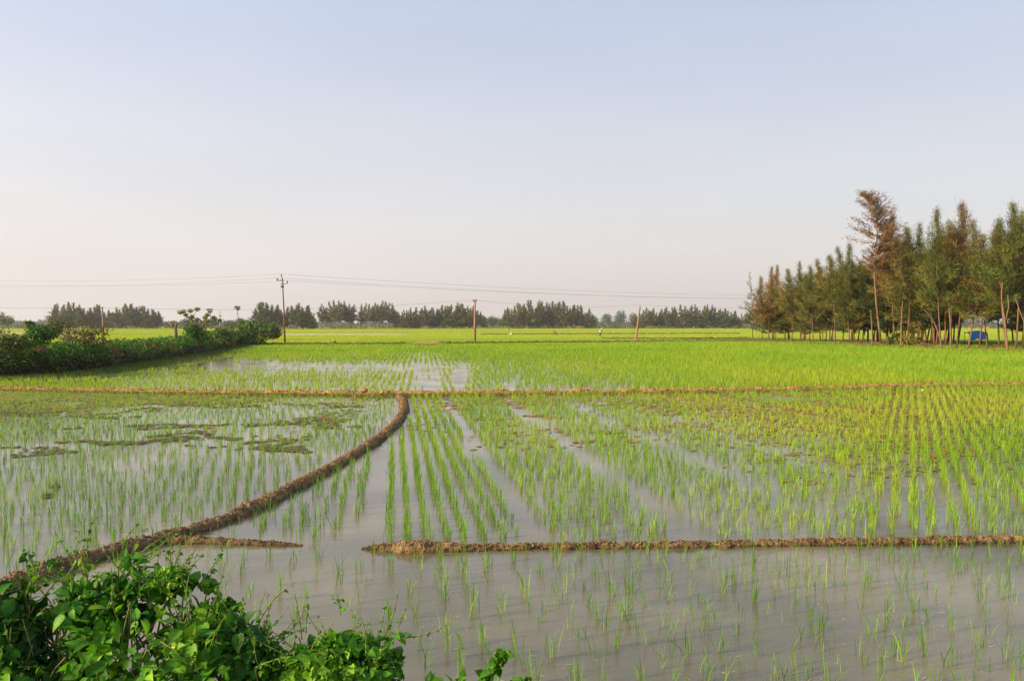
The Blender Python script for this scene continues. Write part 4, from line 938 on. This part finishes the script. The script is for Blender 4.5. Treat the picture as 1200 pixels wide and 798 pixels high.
def pole5():
    D = 150; b = P(258, 388, D); b[2] = 0; h = P(258, 364, D)[2]; t = thing('lattice_pole', b, 'thin dark pole with short crossarms between the two palms', 'utility pole')
    obj('pole', *tube([(0, 0, 0), (0, 0, h * .6), (.0, 0, h)], [.16, .13, .04], 6)[:2], M['wood'], t)
    obj('crossarm', *joinm([box((.05, 0, h * .66), (1.4, .08, .10)), box((0, 0, h * .80), (.8, .08, .08))])[:2], M['iron'], t)
pole5()
def wire(a, b, sag, label, r=.014):
    a, b = np.array(a), np.array(b); t = np.linspace(0, 1, 60)[:, None]; pts = a * (1 - t) + b * t; pts[:, 2] -= (4 * sag * t * (1 - t))[:, 0]
    V, Fs, c = tube(pts - a, r, 4); tag(obj('power_line', V, Fs, M['wire'], loc=a), label, 'power line')
for (a, q, rb, nm) in [(p1[0], (-95, 116, 8.6), (78, 190, 8.9), 'lowest'), (p1[1], (-95, 116.5, 9.6), (78, 190.5, 9.9), 'highest'), (p1[2], (-94, 117, 9.1), (78.5, 190, 9.3), 'middle')]:
    wire(a, q, .75, 'thin %s power line running left from the tall rusty pole' % nm, .012)
    wire(a, rb, 1.0, 'thin %s power line running right from the tall rusty pole' % nm, .012)
wire(p4, p2, .6, 'faint low power line from the short dark pole to the concrete pole', .012)
wire(p2, p3, .6, 'faint low power line between the concrete pole and the rough wooden post', .012)
wire(p3, (48, 112, 5.2), .5, 'faint low power line from the rough wooden post into the near grove', .012)
wire(p4, (-70, 60, 5.0), .5, 'faint low power line from the short dark pole to the left edge', .010)
# tarp shelter
def shelter():
    D = 84; c = P(1144, 402, D); c[2] = 0; t = thing('tarp_shelter', c, 'small bright blue tarpaulin shelter standing among the grove trunks', 'shelter'); w, d, h = 1.95, 1.5, 1.7
    N = 12; V = []
    for i in range(N + 1):
        for j in range(N + 1):
            u, v = i / N * 2 - 1, j / N * 2 - 1
            z = h - .22 * u * u - .12 * abs(v) + .03 * math.sin(7 * u + 3 * v); x = u * w / 2 * 1.05
            y = v * d / 2
            if v < -.5: z -= (-.5 - v) * 1.6 * (1 + .08 * math.sin(9 * u)); y = -d / 4 - (-.5 - v) * .3
            V.append((x, y, z))
    Fq = [(i * (N + 1) + j, (i + 1) * (N + 1) + j, (i + 1) * (N + 1) + j + 1, i * (N + 1) + j + 1) for i in range(N) for j in range(N)]
    o = obj('tarp', V, [np.array(Fq)], M['tarp'], t, smooth=True); md = o.modifiers.new('s', 'SOLIDIFY'); md.thickness = .012
    for sx in (-.9, .9):
        for sy in (-.4, .6): obj('post', *tube([(sx, sy, 0), (sx, sy, 1.52)], [.04, .035], 6)[:2], M['wood'], t)
    obj('crossbar', *tube([(-1.0, .6, 1.5), (1.0, .6, 1.5)], [.03, .03], 6)[:2], M['wood'], t)
    obj('bench', *joinm([box((.1, .2, .45), (1.5, .5, .05))] + [box((x, .2, .22), (.06, .4, .42)) for x in (-.5, .7)])[:2], M['wood'], t)
shelter()
# fence posts, stump
for i, (px, D, lb) in enumerate([(351.5, 330, 'leftmost thin pale fence post beyond the tall rusty pole'), (374.5, 335, 'second thin pale fence post beyond the tall rusty pole'), (414, 340, 'thin pale fence post below the first airy row of trees'), (433, 340, 'rightmost thin pale fence post below the airy rows of trees'), (617.5, 420, 'single pale post in front of the tall square grove')]):
    X = (px - 600) / F * D; o = obj('fence_post', *joinm([tube([(0, 0, 0), (.02, 0, 1.0), (0, 0, 1.9)], [.10, .09, .075], 7), box((0, 0, 1.5), (.25, .05, .05))])[:2], M['concrete'], loc=(X, D, 0)); tag(o, lb, 'post', 'pale posts in the far fields')
b = G(596, 388.2); o = obj('tree_stump', *tube(resample(np.array([(0, 0, 0), (.1, 0, .6), (-.05, 0, 1.1), (.05, 0, 1.5)]), .2), .3, 9)[:2], M['wood'], loc=b); tag(o, 'grey brown stump in front of the left side of the square grove', 'stump')
b = G(500, 405.5); b2 = thing('straw_bundle', b, 'pale bundle of straw lying on the low dark bank', 'straw bundle'); tb = []
for i in range(260):
    p = np.array([random.gauss(0, .55), random.gauss(0, .15), .22 + abs(random.gauss(0, .10))]); d = np.array([1, random.gauss(0, .2), random.gauss(-.05, .08)]); tb.append(tube([p - d * .5, p + d * .5], [.012, .008], 3, cap=False))
V, Fs, c = joinm(tb); obj('straw', V, Fs, rough_mat('straw_yellow', [(.3, (.5, .36, .14)), (.7, (.66, .5, .24))], 3), b2)

# ------------------------------------------------------------------ people and birds
def skinned(name, joints, edges, radii, mat, parent=None, lv=1):
    me = bpy.data.meshes.new(name); me.from_pydata([tuple(j) for j in joints], edges, []); me.materials.append(mat)
    o = bpy.data.objects.new(name, me); C.objects.link(o)
    if parent is not None: o.parent = parent
    md = o.modifiers.new('skin', 'SKIN'); sv = me.skin_vertices[0].data
    for k, r in enumerate(radii): sv[k].radius = (r, r) if not isinstance(r, tuple) else r
    sv[0].use_root = True; ss = o.modifiers.new('sub', 'SUBSURF'); ss.levels = lv; ss.render_levels = lv
    return o
def person(loc, rz, label, shirt, lower, bend=.5, hat=None, s=1.0):
    t = thing('person', loc, label, 'person'); t.rotation_euler = (0, 0, rz); t.scale = (s, s, s)
    # facing +x; hip at .88 m; torso bends forward
    hip = np.array([0, 0, .86]); d = np.array([math.sin(bend), 0, math.cos(bend)]); up = hip + d * .28; ch = hip + d * .46; nk = hip + d * .58; hd = hip + d * .72 + [.05, 0, 0]
    J = [hip, up, ch, nk, hd, hd + d * .09 + [0, 0, .02]]; E = [(0, 1), (1, 2), (2, 3), (3, 4), (4, 5)]; Rr = [(.15, .12), (.14, .11), (.17, .11), .055, .095, .06]
    for sy in (-1, 1):
        a = len(J); sh = ch + d * .06 + [0, sy * .19, 0]; el = sh + [.10, sy * .04, -.27]; wr = el + [.16, -sy * .05, -.20]; hn = wr + [.05, 0, -.07]
        J += [sh, el, wr, hn]; E += [(2, a), (a, a + 1), (a + 1, a + 2), (a + 2, a + 3)]; Rr += [.055, .042, .03, .032]
        for f in range(4):
            b_ = len(J); J += [hn + [.02, (f - 1.5) * .018, -.03], hn + [.035, (f - 1.5) * .02, -.075 + .01 * abs(f - 1)]]; E += [(a + 3, b_), (b_, b_ + 1)]; Rr += [.009, .007]
        b_ = len(J); J += [hn + [.03, -sy * .035, .0], hn + [.055, -sy * .04, -.025]]; E += [(a + 2, b_), (b_, b_ + 1)]; Rr += [.010, .008]
        a = len(J); kn = [.05 + .06 * sy, sy * .12, .47]; an = [-.03 + .10 * sy, sy * .12, .08]; to = [.12 + .10 * sy, sy * .13, .03]
        J += [hip + [0, sy * .09, -.06], kn, an, to]; E += [(0, a), (a, a + 1), (a + 1, a + 2), (a + 2, a + 3)]; Rr += [.09, .062, .04, .035]
    skinned('body', J, E, Rr, M['skin'], t)
    skinned('shirt', [hip + d * .02, up, ch, ch + d * .06, ch + [0, -.2, .03], ch + [.08, -.23, -.18], ch + [0, .2, .03], ch + [.08, .23, -.18]], [(0, 1), (1, 2), (2, 3), (2, 4), (4, 5), (2, 6), (6, 7)], [(.19, .15), (.17, .14), (.19, .14), .09, .075, .065, .075, .065], shirt, t)
    skinned('lungi', [hip, hip + [0, 0, -.2], [.03, 0, .42]], [(0, 1), (1, 2)], [(.20, .16), (.22, .17), (.19, .17)], lower, t)
    hv, hf, _ = ball(hd + d * .05 + [-.02, 0, .02], (.105, .095, .10)); obj('hair' if not hat else 'headscarf', hv, hf, hat or M['hair'], t)
    for sy in (-1, 1): obj('eye', *ball(hd + [.085, sy * .035, .0], (.012, .012, .012), seg=6, rings=4)[:2], M['dark_cloth'], t)
g = G(703, 395.5); person(g, -.6, 'person standing bent in the far green field in a white top and blue cloth', M['white_cloth'], M['dark_cloth'], .35, M['white_cloth'])
def cloth():
    g = G(703, 395.5)
cloth()
g = G(652, 394.3); person(g, 2.6, 'person stooping low in brown clothes in the far green field', M['brown_cloth'], M['dark_cloth'], 1.15, None, .95)
def egret(px, py, label, s=1.0):
    b = G(px, py); t = thing('egret', b, label, 'bird'); t.scale = (s, s, s)
    skinned('body', [(0, 0, .42), (-.22, 0, .38), (-.38, 0, .33), (.12, 0, .5), (.2, 0, .64), (.13, 0, .78), (.2, 0, .86), (.27, 0, .86)], [(0, 1), (1, 2), (0, 3), (3, 4), (4, 5), (5, 6), (6, 7)], [.10, .09, .03, .07, .035, .03, .04, .02], M['feather'], t, 2)
    obj('beak', *tube([(.28, 0, .86), (.40, 0, .84)], [.014, .003], 6)[:2], M['yellow'], t)
    for sy in (-.04, .04): obj('leg', *tube([(-.02, sy, .36), (-.05, sy, .2), (0, sy, 0)], [.012, .01, .01], 5)[:2], M['iron'], t)
egret(598.5, 394, 'small white egret standing in the far green field', 1.05)

# ------------------------------------------------------------------ foreground vine bushes
def vine_bush(label, clumps, n_leaf, size, cols, D0, name='vine_bush', stem_n=40, flowers=0, ground=.3):
    cs = [(P(px, py, D), r) for (px, py, r, D) in clumps]; b = cs[0][0].copy(); b[2] = ground
    t = thing(name, b, label, 'vine bush'); parts, tb = [], []
    tot = sum(r ** 2 for _, r in cs)
    for c, r in cs:
        m = int(n_leaf * r * r / tot); p, u = ellipsoid_pts(c, (r, r, r * .85), m, .55)
        nz = np.array([mnoise.noise(Vector(q) * 5) for q in p]); p = p + u * (nz * r * .35)[:, None]
        k = nz > -.16; p, u = p[k], u[k]; m = len(p)
        cl = np.array([mnoise.noise(Vector(q) * 3.1 + Vector((9, 0, 0))) for q in p]); ci = np.clip(((cl + .5) * len(cols) + rng.normal(0, .7, m)).astype(int), 0, len(cols) - 1)
        cc = np.array(cols)[ci] * rng.uniform(.75, 1.25, (m, 1))
        parts.append(leaf_cloud(p - b, u, rng.uniform(.35, 1.45, m) * size, cc, (LT[0] * [.85, 1, 1.3], LT[1], LT[2]), droop=.6, flat=.6))
        for i in range(max(3, int(stem_n * r * r / tot))):
            e = c + unit(1)[0] * r * np.array([1, 1, .85]); a = c + np.array([random.uniform(-.5, .5) * r, random.uniform(-.3, .3) * r, -r]); mm = (a + e) / 2 + unit(1)[0] * r * .3
            q = np.linspace(0, 1, 6)[:, None]; tb.append(tube((1 - q) ** 2 * a + 2 * q * (1 - q) * mm + q ** 2 * e - b, np.linspace(.005, .0022, 6), 5, cap=False))
    for i in range(int(stem_n * .45)):          # young runners reaching out of the mass
        c, r = cs[random.randrange(len(cs))]; u = unit(1)[0]; u[2] = abs(u[2]) * .8 + .1; u /= np.linalg.norm(u); a = c + u * r * .8; L_r = random.uniform(.08, .2)
        e = a + u * L_r + unit(1)[0] * .04 + [0, 0, .04]; mm = (a + e) / 2 + unit(1)[0] * .045; q = np.linspace(0, 1, 6)[:, None]; pth = (1 - q) ** 2 * a + 2 * q * (1 - q) * mm + q ** 2 * e - b
        tb.append(tube(pth, np.linspace(.0028, .0012, 6), 4, cap=False)); kk = rng.integers(1, 6, 11); lf = rng.uniform(.3, .8, 11) * size * .75 * (1.25 - kk * .14)
        parts.append(leaf_cloud(pth[kk] + unit(11) * .006, unit(11), lf, np.array(cols)[rng.integers(1, len(cols), 11)] * rng.uniform(.8, 1.2, (11, 1)), (LT[0] * [.8, 1, 1.3], LT[1], LT[2]), droop=.4, flat=.5))
    V, Fs, c = joinm(parts); obj('foliage', V, Fs, M['leaf'], t, c)
    V, Fs, c = joinm(tb); obj('stem', V, Fs, M['stem'], t)
    for i in range(flowers):
        c, r = cs[random.randrange(len(cs))]; u = unit(1)[0]; u[1] = -abs(u[1]); u[2] = abs(u[2]); p = c + u * r * np.array([1, 1, .85]) * 1.0 - b
        fl = [ball(p, (.004, .004, .004), seg=6, rings=4)]
        for k in range(5):
            a = k * 1.257; fl.append(ball(p + np.array([math.cos(a), 0, math.sin(a)]) * .006, (.0045, .003, .0045), seg=6, rings=4))
        obj('flower', *joinm(fl)[:2], M['yellow'], t)
    return t, b
LC = [(.022, .085, .006), (.04, .145, .008), (.065, .20, .010), (.10, .26, .014), (.18, .35, .022)]
vine_bush('large dense leafy vine bush filling the lower left corner', [
    (20, 790, .30, 3.0), (90, 770, .28, 3.05), (160, 775, .28, 3.0), (225, 790, .26, 2.95), (60, 720, .17, 3.15), (120, 705, .16, 3.2), (175, 710, .16, 3.15), (220, 705, .13, 3.15), (240, 740, .15, 3.1), (100, 675, .09, 3.2), (140, 668, .08, 3.2), (12, 730, .15, 3.1), (200, 680, .07, 3.15), (-40, 770, .3, 3.0),
    (270, 790, .20, 2.9), (290, 745, .06, 3.0)], 6600, .050, LC, 3, flowers=3, stem_n=220)
vine_bush('low spreading leafy vine right of the large bush at the bottom', [
    (330, 800, .19, 2.9), (385, 795, .16, 2.9), (430, 790, .13, 2.9), (360, 762, .08, 2.95), (400, 765, .08, 2.95), (440, 765, .07, 2.95), (462, 750, .045, 2.95), (310, 765, .09, 2.95)], 3400, .038, LC[1:], 3, name='vine_bush', stem_n=90)
def sprig(name, base, pts, D, label, leaf=.05, n=26, r=.0045, cols=LC[1:], side=0.02, parent_list=None):
    path = np.array([P(px, py, D + dd) for (px, py, dd) in pts]); b = path[0].copy(); t = thing(name, b, label, 'vine shoot'); Q = resample(path, .015)
    obj('stem', *tube(Q - b, np.linspace(r, r * .4, len(Q)), 6, cap=False)[:2], M['stem'], t)
    i = rng.integers(1, len(Q), n); p = Q[i] - b + unit(n) * side; cc = np.array(cols)[rng.integers(0, len(cols), n)] * rng.uniform(.7, 1.25, (n, 1))
    V, Fs, c = leaf_cloud(p, unit(n), rng.uniform(.5, 1.2, n) * leaf, cc, LT, droop=.5, flat=.5); obj('foliage', V, Fs, M['leaf'], t, c)
sprig('vine_shoot', None, [(540, 830, 0), (560, 806, 0), (578, 788, .02), (592, 778, .02), (600, 760, 0), (604, 745, 0), (611, 728, 0)], 2.9, 'upright leafy vine shoot at the bottom centre', .042, 60, side=.014)
sprig('vine_shoot', None, [(500, 830, 0), (530, 800, 0), (556, 788, 0), (572, 775, 0)], 2.9, 'low leafy vine shoot left of the upright one at the bottom', .045, 22)
sprig('vine_shoot', None, [(600, 830, 0), (612, 800, 0), (626, 782, 0), (640, 770, 0)], 2.9, 'small vine shoot right of the upright one at the bottom', .038, 14)
sprig('vine_shoot', None, [(480, 830, 0), (500, 800, 0), (515, 790, 0), (528, 780, 0), (540, 776, 0)], 2.88, 'trailing vine shoot in the gap right of the low vine', .040, 24)
sprig('vine_shoot', None, [(575, 830, .05), (585, 805, .05), (600, 795, .05), (620, 788, .05), (634, 778, .05)], 2.85, 'rightmost trailing vine shoot along the bottom edge', .040, 24)
sprig('vine_shoot', None, [(455, 800, 0), (470, 775, 0), (472, 755, 0), (470, 738, 0)], 2.95, 'leafy vine shoot rising at the right end of the low vine', .045, 26, side=.016)
sprig('vine_shoot', None, [(402, 760, 0), (402, 720, 0), (398, 690, 0), (388, 655, 0)], 3.0, 'thin nearly bare twig rising from the low vine', .022, 10, r=.0022)
sprig('vine_shoot', None, [(60, 700, .1), (40, 672, .1), (26, 655, .1), (22, 632, .1), (24, 614, .1)], 3.2, 'long curling vine shoot at the upper left of the large bush', .030, 26, r=.004, cols=LC[:3])
sprig('vine_shoot', None, [(70, 690, .1), (64, 672, .1), (60, 655, .1), (62, 630, .1)], 3.2, 'dark little leafed shoot beside the long curling one', .022, 22, r=.003, cols=LC[:2])
sprig('vine_shoot', None, [(205, 690, .1), (206, 672, .1), (204, 658, .1)], 3.15, 'short leafy shoot on top of the large bush at its right', .060, 12)
sprig('vine_shoot', None, [(235, 700, .1), (240, 680, .1), (247, 668, .1)], 3.1, 'broad leafed shoot at the right shoulder of the large bush', .065, 12)
sprig('vine_shoot', None, [(155, 740, -.3), (180, 736, -.32), (205, 745, -.34), (222, 765, -.36), (236, 790, -.38)], 3.0, 'pale green vine stem looping over the front of the large bush', .03, 4, r=.0035, cols=LC[2:])
# weeds on the embankment slope
n = 9000; x = rng.uniform(-3.2, 3.5, n); y = rng.uniform(1.6, 3.9, n); z = np.interp(y, [.9, 1.6, 2.4, 3.2, 3.9], [.70, .52, .33, .16, .03])
cc = np.array([DG, MG, OLV])[rng.integers(0, 3, n)] * rng.uniform(.7, 1.3, (n, 1))
V, Fs, c = blades(np.c_[x, y, z - .02], rng.uniform(.05, .16, n), np.abs(rng.normal(0, .5, n)), rng.uniform(0, 6.28, n), rng.uniform(.004, .008, n), cc, 'mid')
tag(obj('grass', V, Fs, M['rice'], col=c), 'short grass covering the near embankment slope', 'grass', kind='stuff')

# ------------------------------------------------------------------ air
def haze():
    V, Fs, c = box((0, 720, 14.5 - .75), (2 * R0 + 60, 1640, 31.5)); me = V
    m, nt, N, L = nmat('haze_air'); out = N.new('ShaderNodeOutputMaterial'); v = N.new('ShaderNodeVolumePrincipled')
    v.inputs['Color'].default_value = (.93, .93, .95, 1); v.inputs['Density'].default_value = .0002; v.inputs['Anisotropy'].default_value = .2
    L.new(v.outputs[0], out.inputs['Volume']); o = obj('haze', V, Fs, m); tag(o, 'thin pale haze in the air over the fields', 'haze', kind='stuff')
haze()
# ------------------------------------------------------------------ light, sky, camera
SUN_EL, SUN_AZ = math.radians(20), math.radians(-112)        # azimuth from +Y, clockwise; negative = left
sd = Vector((math.sin(SUN_AZ) * math.cos(SUN_EL), math.cos(SUN_AZ) * math.cos(SUN_EL), math.sin(SUN_EL)))
ld = bpy.data.lights.new('sun', 'SUN'); ld.energy = 4.2; ld.angle = math.radians(4); ld.color = (1, .785, .48)
lo = bpy.data.objects.new('sun', ld); C.objects.link(lo); lo.rotation_euler = sd.to_track_quat('Z', 'Y').to_euler(); lo.location = (-20, -10, 40)
w = bpy.data.worlds.new('World'); bpy.context.scene.world = w; w.use_nodes = True; nt = w.node_tree; N, L = nt.nodes, nt.links
bg = N['Background']; sky = N.new('ShaderNodeTexSky'); sky.sky_type = 'NISHITA'; sky.sun_disc = False; sky.sun_elevation = SUN_EL; sky.sun_rotation = SUN_AZ
sky.air_density = 1.0; sky.dust_density = 4.0; sky.ozone_density = 1.0; sky.altitude = 0
# summer haze: the clear sky is veiled with pale milky air, thickest towards the horizon
tc = N.new('ShaderNodeTexCoord'); sx = N.new('ShaderNodeSeparateXYZ'); L.new(tc.outputs['Generated'], sx.inputs[0])
mr = N.new('ShaderNodeMapRange'); mr.interpolation_type = 'SMOOTHSTEP'; mr.inputs[1].default_value = -.02; mr.inputs[2].default_value = .50; L.new(sx.outputs['Z'], mr.inputs[0])
veil = ramp(N, [(0, (.95, .865, .83)), (.30, (.88, .835, .845)), (.6, (.78, .79, .875)), (1, (.60, .68, .87))]); L.new(mr.outputs[0], veil.inputs[0])
dp = N.new('ShaderNodeVectorMath'); dp.operation = 'DOT_PRODUCT'; L.new(tc.outputs['Generated'], dp.inputs[0]); dp.inputs[1].default_value = (sd.x, sd.y, 0)
m2 = N.new('ShaderNodeMapRange'); m2.inputs[1].default_value = -.6; m2.inputs[2].default_value = .5; m2.inputs[3].default_value = 2.95; m2.inputs[4].default_value = 3.7; L.new(dp.outputs['Value'], m2.inputs[0])
sc_ = N.new('ShaderNodeVectorMath'); sc_.operation = 'SCALE'; L.new(veil.outputs[0], sc_.inputs[0]); 
mp = N.new('ShaderNodeMapping'); mp.inputs['Scale'].default_value = (1.3, 1.3, 7); L.new(tc.outputs['Generated'], mp.inputs[0])
nz = N.new('ShaderNodeTexNoise'); nz.inputs['Scale'].default_value = 1.6; nz.inputs['Detail'].default_value = 4; L.new(mp.outputs[0], nz.inputs['Vector'])
m3 = N.new('ShaderNodeMapRange'); m3.inputs[1].default_value = .3; m3.inputs[2].default_value = .7; m3.inputs[3].default_value = .965; m3.inputs[4].default_value = 1.035; L.new(nz.outputs['Fac'], m3.inputs[0])
mm = N.new('ShaderNodeMath'); mm.operation = 'MULTIPLY'; L.new(m2.outputs[0], mm.inputs[0]); L.new(m3.outputs[0], mm.inputs[1]); L.new(mm.outputs[0], sc_.inputs['Scale'])
mx = N.new('ShaderNodeMix'); mx.data_type = 'RGBA'; mx.inputs[0].default_value = .80; L.new(sky.outputs[0], mx.inputs[6]); L.new(sc_.outputs[0], mx.inputs[7])
L.new(mx.outputs[2], bg.inputs['Color']); bg.inputs['Strength'].default_value = .15
cam = bpy.data.cameras.new('camera'); co = bpy.data.objects.new('camera', cam); C.objects.link(co)
cam.sensor_width = 36; cam.lens = 27; cam.clip_start = .05; cam.clip_end = 6000
co.location = (0, 0, H); co.rotation_euler = (math.pi / 2 - PITCH, 0, 0)
S = bpy.context.scene; S.camera = co
S.view_settings.view_transform = 'Standard'; S.view_settings.look = 'None'; S.view_settings.gamma = 1; S.view_settings.exposure = .95
S.view_settings.use_curve_mapping = False
S.render.engine = 'CYCLES'; S.cycles.use_denoising = True; S.cycles.max_bounces = 7; S.cycles.transparent_max_bounces = 8; S.cycles.volume_bounces = 0
S.cycles.sample_clamp_indirect = 4
